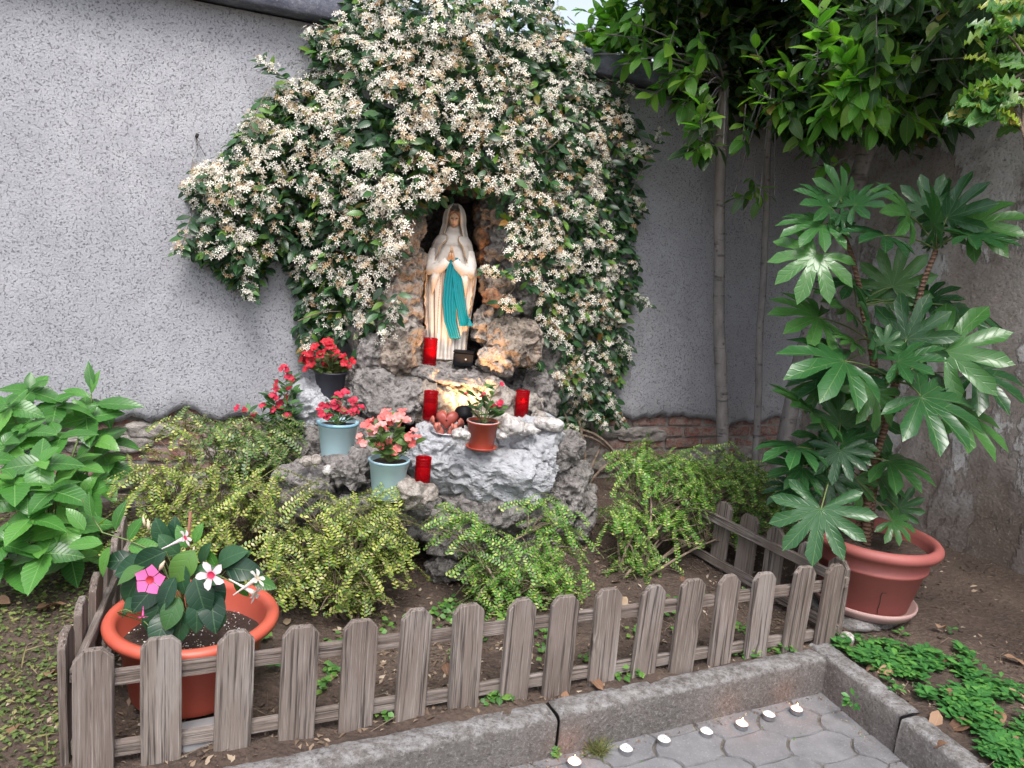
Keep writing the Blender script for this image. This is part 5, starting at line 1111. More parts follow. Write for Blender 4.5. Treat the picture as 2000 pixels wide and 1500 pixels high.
def build_jasmine():
    root = thing('star_jasmine', wp(.55, .2, .15), 'big star jasmine covered in cream blossoms climbing over the grotto and wall', 'climber')
    lt = leafT(.064, .027, 4, 'oval', .22, .5); st = starT(.0140, 5, .36); cl = []
    for k in range(6):
        r = random.Random(k); parts = []
        for q in range(10):
            a = r.uniform(0, 6.28); z = r.uniform(.0, 1); s = math.sqrt(max(0, 1 - z * z)); v = Vector((s * math.cos(a), s * math.sin(a), z))
            parts.append((st, frame(v.orthogonal(), v + Vector((0, 0, .3)), Vector((v.x * .040, v.y * .034, v.z * .026)) * r.uniform(.7, 1.15), r.uniform(.85, 1.15)), r.choice([0, .06, .1, .15, .3, .5]) if q else 0))
        cl.append(combine(parts))
    lm, cm = [], []
    def sample(n, depth_bias, inset=0.0):
        out = []
        while len(out) < n:
            x, y = U(355, 1275), U(-50, 860)
            if not in_poly(x, y, JP): continue
            e = edge_dist(x, y, JP)
            if e < inset: continue
            out.append((x, y, e))
        return out
    # inner leaves and outer leaves
    for (x, y, e) in sample(9500, 0):
        f = jas_front(x, y, e); dep = f * (1 - random.random() ** 1.4 * .85); p = P(x, y, max(.03, dep + U(-.02, .02)))
        outw = Vector((x - 850, 0, 420 - y)) * .0012; d = rand_dir(-.7, .35) + Vector((outw.x, -.3, outw.z * .5 - .25)); n = TOCAM * .9 + Vector((0, 0, .6)) + rand_dir() * .7
        lm.append((frame(d, n, p, U(.7, 1.15)), dep / f))
    for (x, y, e) in sample(1000, 0, 3):
        cover = .55 + .45 * noise.noise((x * .012, y * .012, 2)); low = 1.0 if y < 600 or x > 1000 else .62
        if (x > 560 and y > 560 and x < 800): low = .6
        if random.random() > max(.25, min(1, cover * 1.6)) * low: continue
        f = jas_front(x, y, e); p = P(x, y, f + U(-.01, .035)); n = TOCAM + Vector((0, 0, .55)) + Vector((x - 850, 0, 0)) * .0008 + rand_dir() * .5
        cm.append(frame(n.normalized().orthogonal(), n, p, U(.75, 1.12)))
    # flowers set deeper, and trailing sprays at the edge
    for (x, y, e) in sample(240, 0, 8):
        f = jas_front(x, y, e); p = P(x, y, f * U(.6, .9)); n = TOCAM + Vector((0, 0, .3)) + rand_dir() * .8; cm.append(frame(n.normalized().orthogonal(), n, p, U(.65, .95)))
    stems = MB()
    trails = [((575, 165), (512, 122)), ((380, 400), (352, 492)), ((470, 540), (492, 580)), ((700, 690), (775, 700)), ((690, 660), (745, 745)), ((1190, 780), (1215, 830)), ((1230, 380), (1290, 262)), ((1220, 560), (1262, 595)), ((960, 590), (1000, 600)), ((1000, 540), (950, 530)), ((1060, 700), (1035, 715)), ((610, 640), (600, 690)), ((520, 180), (478, 262)), ((650, 60), (605, 70)), ((1180, 150), (1230, 180)), ((1100, 800), (1120, 862)), ((1030, 600), (990, 592)), ((780, 560), (770, 620)), ((1150, 790), (1180, 835)), ((740, 715), (728, 760)), ((1210, 300), (1262, 300)), ((395, 350), (366, 372))]
    for (a, b_) in trails:
        d0 = jas_front(*a, edge_dist(*a, JP)) + .03; pts = [P(a[0] + (b_[0] - a[0]) * t, a[1] + (b_[1] - a[1]) * t, d0 + .03 * math.sin(t * 3)) for t in (0, .25, .5, .75, 1)]
        stems.tube(pts, .0016, 5, False)
        for t in (1, 1.6, 2.2, 2.8, 3.4, 4):
            i = min(3, int(t)); p = pts[i].lerp(pts[i + 1], t - i)
            for s in (-1, 1): lm.append((frame((pts[-1] - pts[0]).normalized() * .5 + IMG_R * s * .8 + TOCAM * .2 + rand_dir() * .4, TOCAM + Vector((0, 0, .5)) + rand_dir() * .4, p, U(.7, 1.05)), 2.0))
        for t in (2.5, 3.6, 4): i = min(3, int(t)); n = TOCAM + rand_dir() * .5; cm.append(frame(n.orthogonal(), n, pts[i].lerp(pts[i + 1], t - i) + TOCAM * .02, U(.6, .85)))
    for k in range(60):                                    # woody runners inside the mass
        x, y, e = sample(1, 0, 10)[0]; f = jas_front(x, y, e); a = P(x, y, f * .85); b_ = P(x + U(-90, 90), y + U(-60, 60), max(.05, f * U(.6, .95))); stems.tube(curve_pts(a, b_, U(-.03, .03), 6), U(.0015, .003), 5, False)
    for (x0, y0, x1, y1) in ((1128, 990, 1180, 860), (1140, 960, 1215, 900), (1130, 930, 1100, 800), (1150, 985, 1130, 820), (1215, 905, 1120, 840), (1228, 930, 1130, 850)): stems.tube(curve_pts(P(x0, y0, .25), P(x1, y1, .18), U(.02, .06), 8), .007, 7, False)
    stems.build('stems', M['twig'], root, kind='stuff')
    lm.sort(key=lambda q: -q[1]); front = lm[:900]; random.shuffle(front); part = front[:300]; rest = front[300:] + lm[900:]
    me = tmesh('leaf', lt, M['jas_leaf'])
    for m, _ in part: put('leaf', me, root, m)
    scatter('leaves', lt, [m for m, _ in rest], M['jas_leaf'], root)
    random.shuffle(cm); cme = [tmesh('flower_cluster', c, M['jas_flower']) for c in cl]
    for i, m in enumerate(cm[:300]): put('flower_cluster', cme[i % 6], root, m)
    rest = cm[300:]
    V, F, UV, TV = cl[0]
    scatter('blossoms', combine([(cl[1], Matrix(), 0)]), rest[0::2], M['jas_flower'], root); scatter('blossoms', combine([(cl[2], Matrix(), 0)]), rest[1::2], M['jas_flower'], root)
build_jasmine()

# ------------------------------------------------------------------ laurel trees in the corner
LT = leafT(.112, .050, 5, 'oval', .22, .38, 0, .014)
def laurel(name, label, trunk, radii, blobs, sprays, nparts=120):
    root = thing(name, trunk[0], label, 'tree', 'laurel trees in the wall corner'); b = MB(); fine = []
    for a, q in zip(trunk, trunk[1:]):
        for k in range(8): p = a.lerp(q, k / 8); fine.append(p + noise.noise_vector(p * 3.0) * .012)
    fine.append(trunk[-1]); n = len(fine); b.tube(fine, [(radii[0] + (radii[1] - radii[0]) * i / (n - 1)) * (1 + .12 * max(0, noise.noise((i * 1.7, radii[0] * 99, 0)))) for i in range(n)], 14)
    for i in range(6, n - 2, 5): q = fine[i] + Vector((U(-1, 1), -1, 0)).normalized() * radii[0] * .8; b.tube([fine[i], q + Vector((0, 0, .006))], [radii[0] * .5, radii[0] * .25], 7)
    tr = b.build('trunk', M['bark'], root); ms = []; tw = MB()
    def spray(tip, d, nl, s, store):
        d = d.normalized(); x = d.orthogonal().normalized(); tw.tube([tip - d * .20 + Vector((0, 0, .02)), tip - d * .08, tip + d * .02], [.003, .0022, .001], 5, False)
        for k in range(nl):
            a = k * 2.4 + U(-.4, .4); f = k / nl; side = x * math.cos(a) + d.cross(x) * math.sin(a); ld = side * (1 - .55 * f) + d * (.35 + .6 * f) + Vector((0, 0, U(-.32, .22))); store.append(frame(ld, Vector((0, 0, 1)) + d * .2 + TOCAM * .15 + rand_dir() * .55, tip - d * .16 * (1 - f), s * U(.75, 1.15)))
    ms2 = []
    for (c, rx, ry, rz, cnt, *backlit) in blobs:
        for k in range(cnt):
            v = rand_dir() * (random.random() ** .4); p = c + Vector((v.x * rx, v.y * ry, v.z * rz)); d = v * .6 + Vector((U(-.4, .4), -.35, U(-.5, .5))); spray(p, d, random.randint(6, 9), U(.75, 1.05), ms2 if backlit else ms)
        tw.tube([fine[-1 - random.randint(0, 6)], c + rand_dir() * .05], [.012, .004], 7, False)
    fm = []
    for (x, y, dy, ang, nl, s) in sprays:
        p = Yp(x, y, dy); a = math.radians(ang); spray(p, IMG_R * math.cos(a) + IMG_U * math.sin(a) + TOCAM * .35, nl, s, fm)
        q = fine[min(n - 1, int(n * .8))]; tw.tube(curve_pts(q, p - TOCAM * -.02, .05, 6), [.006, .005, .0045, .004, .0035, .003, .0025], 6, False)
    lo = tmesh('leaf', LT, M['laurel_leaf']); ln_ = tmesh('leaf', LT, M['laurel_lit'])
    for i, m in enumerate(fm[:nparts]): put('leaf', ln_ if i % 9 in (0, 1, 2, 4, 5, 7) or nparts > 150 or (nparts == 140 and i < 70) else lo, root, m)  # paler copy makes the front sprays look lit
    for i, m in enumerate(fm[nparts:]): ms.append(m)
    tw.build('branches', M['bark'], root, kind='stuff'); scatter('crown', LT, ms, M['laurel_leaf'], root)
    if ms2: scatter('backlit_crown', LT, ms2, M['laurel_lit'], root)  # skylight through the leaves put into this paler colour
def build_laurels():
    z = .16
    laurel('laurel_tree', 'straight grey-trunked laurel in front of the back wall, trunk nearest the jasmine', [P(1413, 935, .22) + Vector((0, 0, -.04)), P(1408, 700, .22), P(1404, 420, .22), P(1415, 200, .22), P(1420, 60, .22)], (.034, .024),
           [(P(1370, 60, .15), .34, .36, .28, 95), (P(1215, 55, .02), .20, .16, .20, 26, 1), (P(1300, 40, .10), .20, .24, .22, 34), (P(1400, 170, .10), .28, .22, .16, 60), (P(1400, -130, .3), .6, .7, .30, 130), (P(1165, 60, -.05), .14, .12, .16, 12, 1)],
           [(1180, 70, 3.9, 200, 9, .9), (1230, 50, 3.8, 240, 9, .9), (1160, 110, 3.95, 230, 8, .9), (1250, 120, 3.8, 260, 9, 1), (1300, 110, 3.7, 250, 9, 1), (1340, 160, 3.7, 240, 9, 1), (1270, 190, 3.85, 230, 9, 1), (1330, 210, 3.8, 220, 9, 1), (1360, 250, 3.7, 230, 10, 1), (1300, 150, 3.8, 200, 9, 1), (1210, 130, 3.9, 220, 8, .9), (1380, 110, 3.7, 280, 9, 1), (1370, 185, 3.6, 95, 9, 1), (1340, 300, 3.75, 210, 10, 1.0), (1380, 305, 3.8, 290, 9, 1), (1410, 290, 3.75, 330, 8, .9)], 140)
    laurel('laurel_tree', 'thin pale-stemmed laurel standing second from the jasmine in the corner', [P(1476, 940, .26) + Vector((0, 0, -.04)), P(1486, 650, .26), P(1496, 420, .26), P(1506, 180, .26), P(1512, 40, .26)], (.021, .015),
           [(P(1500, 60, .2), .35, .35, .30, 120), (P(1520, 200, .15), .26, .25, .18, 70), (P(1480, -130, .5), .8, .8, .35, 160)],
           [(1470, 180, 3.5, 170, 9, 1), (1490, 140, 3.6, 200, 9, 1), (1500, 205, 3.5, 200, 10, 1), (1530, 150, 3.5, 150, 9, 1), (1540, 240, 3.5, 250, 9, 1), (1450, 280, 3.7, 260, 9, .95), (1430, 390, 3.9, 200, 8, .8), (1480, 400, 3.85, 270, 7, .75), (1510, 385, 3.9, 320, 6, .7), (1560, 280, 3.6, 240, 9, 1), (1595, 330, 3.6, 200, 7, .8), (1600, 300, 3.55, 250, 7, .8), (1470, 80, 3.6, 120, 9, 1)], 110)
    laurel('laurel_tree', 'leaning laurel trunk rising behind the fatsia with a bright leafy spray', [Yp(1512, 960, 4.2) + Vector((0, 0, -.05)), Yp(1560, 720, 4.15), Yp(1640, 460, 4.0), Yp(1690, 290, 3.9), Yp(1715, 120, 3.8), Yp(1730, -40, 3.8)], (.045, .036),
           [(Yp(1700, 40, 3.75), .45, .40, .30, 150), (Yp(1830, 60, 3.5), .45, .45, .35, 170), (Yp(1780, 210, 3.9), .35, .18, .20, 60), (Yp(1620, 210, 3.6), .26, .22, .18, 80), (Yp(1760, -120, 3.7), .9, .45, .35, 200), (Yp(1950, -60, 2.9), .6, .8, .5, 160)],
           [(1600, 20, 3.1, 95, 11, .95), (1610, 60, 3.1, 160, 9, .95), (1645, 110, 3.1, 110, 10, 1.05), (1690, 80, 3.1, 40, 8, .95), (1680, 130, 3.05, 60, 10, 1.05), (1740, 120, 3.15, 20, 10, 1.05), (1760, 160, 3.2, 340, 9, 1.05), (1700, 170, 3.05, 300, 10, 1.05), (1640, 170, 3.05, 200, 10, 1.05), (1620, 210, 3.1, 220, 10, 1.05), (1680, 220, 3.0, 260, 11, 1.05), (1730, 220, 3.1, 300, 10, 1.05), (1790, 240, 3.3, 300, 9, 1), (1830, 240, 3.4, 340, 9, 1), (1570, 120, 3.2, 200, 8, .9), (1600, 240, 3.15, 240, 10, 1), (1770, 100, 3.2, 30, 8, .9), (1660, 250, 3.1, 260, 9, 1), (1710, 260, 3.1, 280, 9, 1)], 190)
build_laurels()
def build_shade_boughs():
    # unseen leaf clusters above the picture, added to shade the corner
    root = bpy.data.objects.get('laurel_tree.002'); ms = []
    for k in range(950):
        x = U(.66, 2.7); y = U(3.35 if x < 1.75 else 2.9, 4.9); c = Vector((x, y, 1.95 + .36 * y + U(0, .5) + .25 * max(0, 1.2 - x)))
        for q in range(8): ms.append(frame(rand_dir(-.4, .3), Vector((0, 0, 1)) + rand_dir() * .5, c + rand_dir() * .09, U(.9, 1.35)))
    for k in range(90):  # unseen leaf clusters off to the right, added to block sky light
        c = Vector((U(2.4, 3.4), U(.6, 3.0), U(1.3, 3.2)))
        for q in range(8): ms.append(frame(rand_dir(-.4, .3), Vector((0, 0, 1)) + rand_dir() * .6, c + rand_dir() * .1, U(.9, 1.35)))
    scatter('unseen_shade_boughs', LT, ms, M['laurel_leaf'], root)
build_shade_boughs()

# ------------------------------------------------------------------ holly bough (upper right)
def build_holly():
    V = []; F = []; UV = []; n = 9
    for i in range(n + 1):
        v = i / n; w = math.sin(math.pi * v ** .9) ** .7 * (1.14 if i % 2 else .86) if 0 < i < n else .04
        w *= .024; y = v * .085; z = -.012 * v * v * 3; up = .016 if i % 2 else -.004
        V += [(-w, y, z + up), (0, y, z), (w, y, z + up)]; UV += [(0, v), (.5, v), (1, v)]
    for i in range(n): a = 3 * i; F += [(a, a + 1, a + 4, a + 3), (a + 1, a + 2, a + 5, a + 4)]
    me = mesh_from('leaf', V, F, M['holly_leaf'], True, UV, [0] * len(V)); y0 = 2.25
    base = Vector((2.05, 2.35, .1)); root = thing('holly_bush', base, 'pale glossy holly bough reaching in beside the side wall', 'bush')
    b = MB(); top = Yp(2030, 150, y0); b.tube([base, Vector((2.02, 2.3, 1.0)), top + Vector((.05, 0, -.2)), top, Yp(2010, -40, y0)], [.03, .025, .018, .012, .008], 9)
    for (x, y) in ((1990, 90), (1960, 180), (1935, 215), (1905, 215), (1985, 250), (1960, 60), (1945, 120), (2000, 180), (1975, 20), (1930, 170), (1990, 130)):
        p = Yp(x, y, y0 + U(-.08, .08)); b.tube(curve_pts(top + Vector((0, 0, U(-.2, .1))), p, .01, 5), [.005, .004, .0035, .003, .0025, .002], 6, False)
        for k in range(8): put('leaf', me, root, frame(rand_dir(-.5, .6) + Vector((-.3, -.2, .1)), Vector((0, 0, .8)) + TOCAM * .6 + rand_dir() * .5, p + rand_dir() * .02, U(.7, 1.1)))
    b.build('branches', M['twig'], root)
build_holly()

# ------------------------------------------------------------------ hydrangea (left)
def build_hydrangea():
    lt = [leafT(.135, .085, 14, 'ovate', .22, c, .045, .008) for c in (.45, .8, .2)]; me = [tmesh('leaf', t, M['hyd_leaf']) for t in lt]
    base = P(90, 1160, .55); base.z = bed_z(base.x, base.y); root = thing('hydrangea', base, 'bushy hydrangea with broad bright green toothed leaves by the left fence run', 'shrub'); st = MB()
    heads = [(60, 770, .35), (20, 800, .5), (110, 800, .4), (170, 820, .35), (55, 850, .6), (120, 860, .6), (190, 865, .4), (10, 880, .65), (80, 910, .75), (150, 915, .6), (30, 950, .8), (105, 965, .85), (170, 970, .65), (-20, 840, .5), (-20, 980, .8), (60, 1020, .9), (130, 1035, .85), (10, 1070, .9), (90, 1085, .92), (-30, 1090, .85), (140, 1095, .75), (-40, 910, .7), (215, 915, .35), (200, 800, .25), (40, 1110, .85), (165, 1045, .6), (195, 950, .45), (215, 870, .28), (75, 880, .5), (130, 950, .5)]
    for (x, y, d) in heads:
        p = P(x, y, d); st.tube(curve_pts(base + Vector((U(-.15, .15), U(-.1, .1), 0)), p, .06, 7), [.007, .0065, .006, .0055, .005, .0045, .004, .003], 7, False)
        ax = (TOCAM * .55 + Vector((0, 0, .8)) + rand_dir() * .35).normalized(); u = ax.orthogonal().normalized(); w = ax.cross(u); ph = U(0, 6.28)
        for k in range(6):
            a = ph + k * math.pi / 2 + (.4 if k > 3 else 0); small = .55 if k > 3 else 1.0; d_ = (u * math.cos(a) + w * math.sin(a)) + ax * (.05 if k < 4 else .7); put('leaf', random.choice(me), root, frame(d_, ax + rand_dir() * .2, p + ax * (.01 if k < 4 else .03), small * U(.8, 1.1)))
    st.build('stem', M['green_stem'], root)
    # sapling with long toothed leaves growing through it
    b0 = P(190, 1000, .3); b0.z = bed_z(b0.x, b0.y); r2 = thing('leafy_sapling', b0, 'slim sapling with long narrow toothed leaves rising above the hydrangea', 'plant'); b = MB(); tp = P(178, 770, .3); b.tube([b0, P(185, 880, .3), tp], [.006, .005, .003], 7); b.build('stem', M['green_stem'], r2)
    lm = tmesh('leaf', leafT(.20, .062, 14, 'lance', .25, .5, .06), M['hyd_leaf'])
    for (x, y, a, s) in ((182, 765, 100, .62), (178, 770, 75, .5), (185, 790, 5, .95), (178, 775, 160, .6), (170, 800, 185, .8), (190, 805, 20, .6)):
        d = IMG_R * math.cos(math.radians(a)) + IMG_U * math.sin(math.radians(a)) + TOCAM * .15; put('leaf', lm, r2, frame(d, TOCAM + Vector((0, 0, .7)), P(x, y, .32), s))
build_hydrangea()

# ------------------------------------------------------------------ box honeysuckle shrubs in the bed
SL = leafT(.0185, .0105, 2, 'oval', .15, .2)
def shrub(label, base_px, ells, nspray, mat, seed, lscale=1.0, arch=.06):
    """base_px: foot; ells: (cx, cy, rx, ry, d, dd) clumps of foliage measured in the photograph"""
    random.seed(seed); b0 = P(base_px[0], base_px[1], base_px[2]); b0.z = bed_z(b0.x, b0.y); root = thing('box_honeysuckle', b0, label, 'shrub', 'box honeysuckle shrubs in the flower bed'); tw = MB(); ms = []; hub = {}
    tot = sum(e[2] * e[3] for e in ells)
    for (cx, cy, rx, ry, d, dd) in ells:
        c = P(cx, cy, d); k = mpp(c); foot = b0 + Vector((U(-.05, .05), U(-.04, .04), -.01)); hubp = foot.lerp(c + IMG_U * -ry * k * .6, .75); mid = curve_pts(foot, hubp, .04, 6, rand_dir(-.2, .2) * .04); tw.tube(mid, [.0065, .006, .0055, .005, .0042, .0035, .003], 7, False)
        for s in range(int(nspray * rx * ry / tot) + 4):
            v = rand_dir() * random.random() ** .38; tip = c + IMG_R * v.x * rx * k + IMG_U * v.z * ry * k + Vector((0, v.y * dd, 0)); L = U(.07, .15)
            out = (tip - hubp).normalized() * .55 + rand_dir(-.35, .45) * .8; out.z = out.z * .55 + .08; out.normalize(); a = tip - out * L; pts = [a.lerp(tip, t / 6) + Vector((0, 0, arch * L * 4 * (t / 6) * (1 - t / 6))) for t in range(7)]
            tw.tube(pts, .0011, 4, False)
            if random.random() < .4: tw.tube(curve_pts(hubp.lerp(a, .1), a, .02, 4), [.003, .0025, .002, .0016, .0012], 4, False)
            nl = int(L / .0058); sd = out.cross(Vector((0, 0, 1))); sd = sd.normalized() if sd.length > .1 else Vector((1, 0, 0)); up = sd.cross(out).normalized()
            rollv = U(-.9, .9); sd2 = sd * math.cos(rollv) + up * math.sin(rollv); nn = out.cross(sd2); nn = nn if nn.dot(TOCAM + Vector((0, 0, 1))) > 0 else -nn
            for q in range(nl):
                t = q / nl; i = min(5, int(t * 6)); p = pts[i].lerp(pts[i + 1], t * 6 - i); s_ = 1 if q % 2 else -1; ms.append(frame(sd2 * s_ + out * .55 + nn * U(-.1, .35), nn + rand_dir() * .25, p, U(.75, 1.15) * lscale * (1 - .35 * t)))
    tw.build('stems', M['twig'], root, kind='stuff'); scatter('foliage', SL, ms, mat, root)
def build_shrubs():
    shrub('tall yellow-green box honeysuckle beside the hydrangea and planter', (430, 1080, .70), [(330, 930, 100, 62, .76, .09), (440, 960, 95, 72, .80, .09), (280, 920, 60, 40, .72, .06), (300, 1010, 80, 60, .80, .07), (400, 1040, 90, 60, .84, .08), (500, 970, 50, 70, .86, .06), (255, 1060, 40, 60, .80, .05), (340, 840, 26, 34, .70, .03)], 330, M['lon_leaf'], 11)
    shrub('darker green box honeysuckle under the tall thorn plant', (500, 1040, .66), [(465, 860, 75, 48, .70, .08), (530, 850, 75, 52, .72, .08), (400, 835, 26, 34, .70, .04), (600, 905, 44, 18, .88, .03), (500, 905, 70, 36, .72, .06), (365, 810, 14, 30, .68, .02)], 190, M['lon_dark'], 15)
    shrub('dense yellow-green box honeysuckle below the light blue pots', (690, 1190, 1.15), [(690, 1030, 105, 70, 1.14, .08), (740, 985, 60, 40, 1.10, .05), (650, 1100, 120, 70, 1.16, .08), (560, 1060, 60, 60, 1.10, .06), (700, 1150, 70, 50, 1.20, .06), (770, 1070, 36, 70, 1.14, .05), (550, 1130, 50, 40, 1.14, .05), (620, 960, 22, 44, 1.06, .03), (530, 960, 34, 60, .98, .05)], 430, M['lon_leaf'], 12)
    shrub('bright green box honeysuckle in front of the basin rocks', (960, 1195, 1.22), [(960, 1090, 70, 60, 1.20, .07), (1070, 1080, 70, 60, 1.18, .07), (1090, 1020, 50, 40, 1.14, .05), (910, 1030, 50, 36, 1.16, .04), (1010, 1140, 110, 50, 1.24, .07), (880, 1000, 30, 16, 1.10, .02), (1060, 980, 30, 22, 1.10, .03), (940, 1160, 40, 36, 1.24, .04), (1120, 1130, 36, 30, 1.20, .04)], 320, M['lon_green'], 13)
    shrub('wide green box honeysuckle leaning toward the big fatsia pot', (1225, 1150, 1.10), [(1290, 940, 110, 52, .92, .10), (1390, 940, 100, 50, .95, .10), (1480, 990, 85, 44, 1.0, .09), (1240, 900, 50, 36, .84, .06), (1320, 900, 90, 28, .86, .07), (1420, 880, 14, 30, .92, .02), (1210, 1010, 46, 36, .98, .05), (1300, 1010, 90, 34, 1.0, .08), (1420, 1020, 70, 26, 1.02, .06), (1240, 1080, 50, 40, 1.06, .05), (1270, 860, 14, 24, .82, .02), (1360, 1050, 20, 16, 1.0, .02), (1500, 960, 80, 36, .98, .08), (1535, 1000, 40, 34, 1.02, .05), (1440, 930, 80, 40, .94, .08)], 900, M['lon_green'], 14)
build_shrubs()
random.seed(99)

# ------------------------------------------------------------------ low growth, litter and fallen leaves
def on_ground(px, py): p = Zp(px, py, .125); p.z = bed_z(p.x, p.y); return p
def build_low():
    def free(p): return not paved(p.x, p.y, .10)
    # lawn of small weeds on the left
    wl = leafT(.020, .013, 2, 'oval', .15, .4); ms = []
    while len(ms) < 9500:
        p = Vector((U(-2.6, -.95), U(1.25, 3.1), 0))
        if noise.noise((p.x * 3, p.y * 3, 7)) + U(-.5, .5) < -.12 or (p - LA).dot(ln) > -.02: continue
        p.z = bed_z(p.x, p.y) + U(.002, .012); ms.append(frame(rand_dir(-.1, .5), Vector((0, 0, 1)) + rand_dir() * .5, p, U(.5, 1.15)))
    o = scatter('lawn_weeds', wl, ms, M['lawn_leaf'], None, None, 'stuff', 'patchy low green weeds on the ground left of the fence', 'weeds')
    bl = leafT(.06, .0032, 3, 'lance', .1, .9); ms = []
    while len(ms) < 700:
        p = Vector((U(-2.0, -.95), U(1.3, 2.2), 0))
        if (p - LA).dot(ln) > -.02: continue
        p.z = bed_z(p.x, p.y); ms.append(frame(rand_dir(.3, 1), rand_dir(), p, U(.5, 1.3)))
    scatter('dry_grass', bl, ms, M['grass'], None, None, 'stuff', 'dry grass blades on the ground left of the fence', 'grass')
    # weeds inside the bed and along the kerb
    wv = leafT(.024, .019, 3, 'heart', .1, .4); spots = [on_ground(x, y) for x, y in [(655, 1260), (600, 1270), (540, 1300), (760, 1225), (860, 1200), (880, 1180), (940, 1240), (1055, 1235), (1070, 1270), (1000, 1215), (650, 1310), (960, 1360), (750, 1390), (900, 1290), (1290, 1165), (1310, 1200), (1345, 1180), (1385, 1170), (1440, 1160), (1160, 1290), (820, 1215), (870, 1225), (505, 1240), (630, 1340), (1460, 1230), (690, 1390), (480, 1360), (1240, 1240), (1330, 1230)]]; ms = []
    for s in spots:
        for k in range(random.randint(8, 22)): v = rand_dir(0, .6); p = s + Vector((v.x * .05, v.y * .05, 0)) * U(.2, 1); p.z = bed_z(p.x, p.y) + U(.004, .03); ms.append(frame(rand_dir(-.2, .4), Vector((0, 0, 1)) + TOCAM * .5 + rand_dir() * .4, p, U(.6, 1.2)))
    scatter('bed_weeds', wv, ms, M['weed_leaf'], None, None, 'stuff', 'scattered small green weeds on the soil of the flower bed', 'weeds')
    for (x, y, lab) in ((1225, 1320, 'clump of round-leaved clover in front of the pickets on the kerb edge'), (970, 1358, 'small green weed between two pickets at the kerb edge'), (1525, 1268, 'leafy weed between the pickets near the kerb corner'), (1455, 1278, 'bright green weed at the fence foot near the kerb corner')):
        p = on_ground(x, y); root = thing('weed_clump', p, lab, 'weed', 'weed clumps along the fence'); ms = []
        for k in range(34): v = rand_dir(0, 1); q = p + Vector((v.x * .045, v.y * .03, abs(v.z) * .03 + .006)); ms.append(frame(rand_dir(-.2, .3), Vector((0, 0, 1)) + TOCAM * .6 + rand_dir() * .3, q, U(.7, 1.2)))
        scatter('leaves', wv, ms, M['weed_leaf'], root); b = MB()
        for k in range(6): b.tube([p, p + Vector((U(-.03, .03), U(-.02, .02), .025))], .0008, 4, False)
        b.build('stem', M['green_stem'], root)
    # ground cover behind the side kerb
    cv = leafT(.040, .021, 3, 'drop', .2, .35); poly = [(1600, 1275), (1640, 1250), (1700, 1262), (1790, 1235), (1860, 1262), (1880, 1290), (1920, 1320), (2010, 1380), (2020, 1510), (1930, 1510), (1880, 1440), (1790, 1370), (1720, 1310), (1660, 1300)]; ms = []; tries = 0
    while len(ms) < 2000 and tries < 20000:
        tries += 1; x, y = U(1590, 2030), U(1225, 1515)
        if not in_poly(x + random.gauss(0, 16), y + random.gauss(0, 12), poly) or noise.noise((x * .016, y * .022, 4)) + U(-.3, .3) < .0: continue
        c = on_ground(x, y)
        if not free(c): continue
        for k in range(5): a = k * 1.256 + U(-.3, .3); p = c + Vector((0, 0, U(.006, .028))); ms.append(frame(Vector((math.cos(a), math.sin(a), U(.2, .6))), Vector((0, 0, 1)) + rand_dir() * .2, p, U(.6, 1.1)))
    scatter('ground_cover', cv, ms, M['cover_leaf'], None, None, 'stuff', 'low green ground cover spilling over the side kerb', 'ground cover')
    p = Zp(1668, 1340, .10); r = thing('kerb_weed', Zp(1655, 1375, .06), 'little weed sprouting from the face of the side kerb', 'weed'); q0 = KC + RD * .16; q0.z = .07; r.location = q0; ms = []
    for k in range(16): v = rand_dir(-.3, 1); ms.append(frame(v - RN * .6, Vector((0, 0, 1)) - RN * .8, q0 - RN * .006 + Vector((v.x * .015, v.y * .015, v.z * .02)), U(.45, .75)))
    scatter('leaves', cv, ms, M['cover_leaf'], r)
    # tuft of dry grass in the kerb joint
    g = Zp(1168, 1470, .0); r = thing('grass_tuft', g, 'dry brownish grass tuft growing between kerb and paving', 'grass'); ms = []
    for k in range(170): d = rand_dir(.15, 1.0); ms.append(frame(d + Vector((0, -.1, .2)), rand_dir(), g + Vector((U(-.018, .018), U(-.012, .012), -.004)), U(.6, 1.15)))
    scatter('blades', leafT(.062, .0026, 4, 'lance', .1, 1.1), ms, M['grass'], r)
    g = Zp(1085, 1482, .0); r = thing('joint_weed', g, 'tiny green weed at the foot of the kerb joint', 'weed'); ms = [frame(rand_dir(0, 1), Vector((0, 0, 1)) + TOCAM, g + Vector((U(-.012, .012), 0, U(0, .035))), U(.35, .6)) for k in range(20)]; scatter('leaves', wv, ms, M['weed_leaf'], r)
    ms = []
    for k in range(420):
        i = random.randint(-12, 2); j = random.randint(0, 7); c = KC + KD * (i * .2 + U(-.12, .12)) + KN * ((j + (.5 if i % 2 else 0)) * .128 + .03 + .064 + U(-.01, .01))
        if paved(c.x, c.y, -.01) and noise.noise((c.x * 6, c.y * 6, 1)) > .05: c.z = -.001; ms.append(frame(rand_dir(.0, .8), Vector((0, 0, 1)) + TOCAM, c, U(.2, .42)))
    if ms: scatter('joint_moss', wv, ms, M['weed_leaf'], None, None, 'stuff', 'tiny green growth in the joints of the block paving', 'moss')
    # litter over bed, yard and gutter
    ll = leafT(.026, .011, 2, 'lance', .25, .5); ms = []
    while len(ms) < 9000:
        p = Vector((U(-1.2, 1.4), U(1.65, 3.4), 0)) if random.random() < .65 else Vector((U(-1.9, 2.4), U(1.3, 4.3), 0))
        if not free(p): continue
        if noise.noise((p.x * 2.2, p.y * 2.2, 9)) + U(-.6, .6) < 0: continue
        p.z = bed_z(p.x, p.y) + U(.001, .008); ms.append(frame(rand_dir(-.15, .15), Vector((0, 0, 1)) + rand_dir() * .5, p, U(.25, 1.25) ** 1.2))
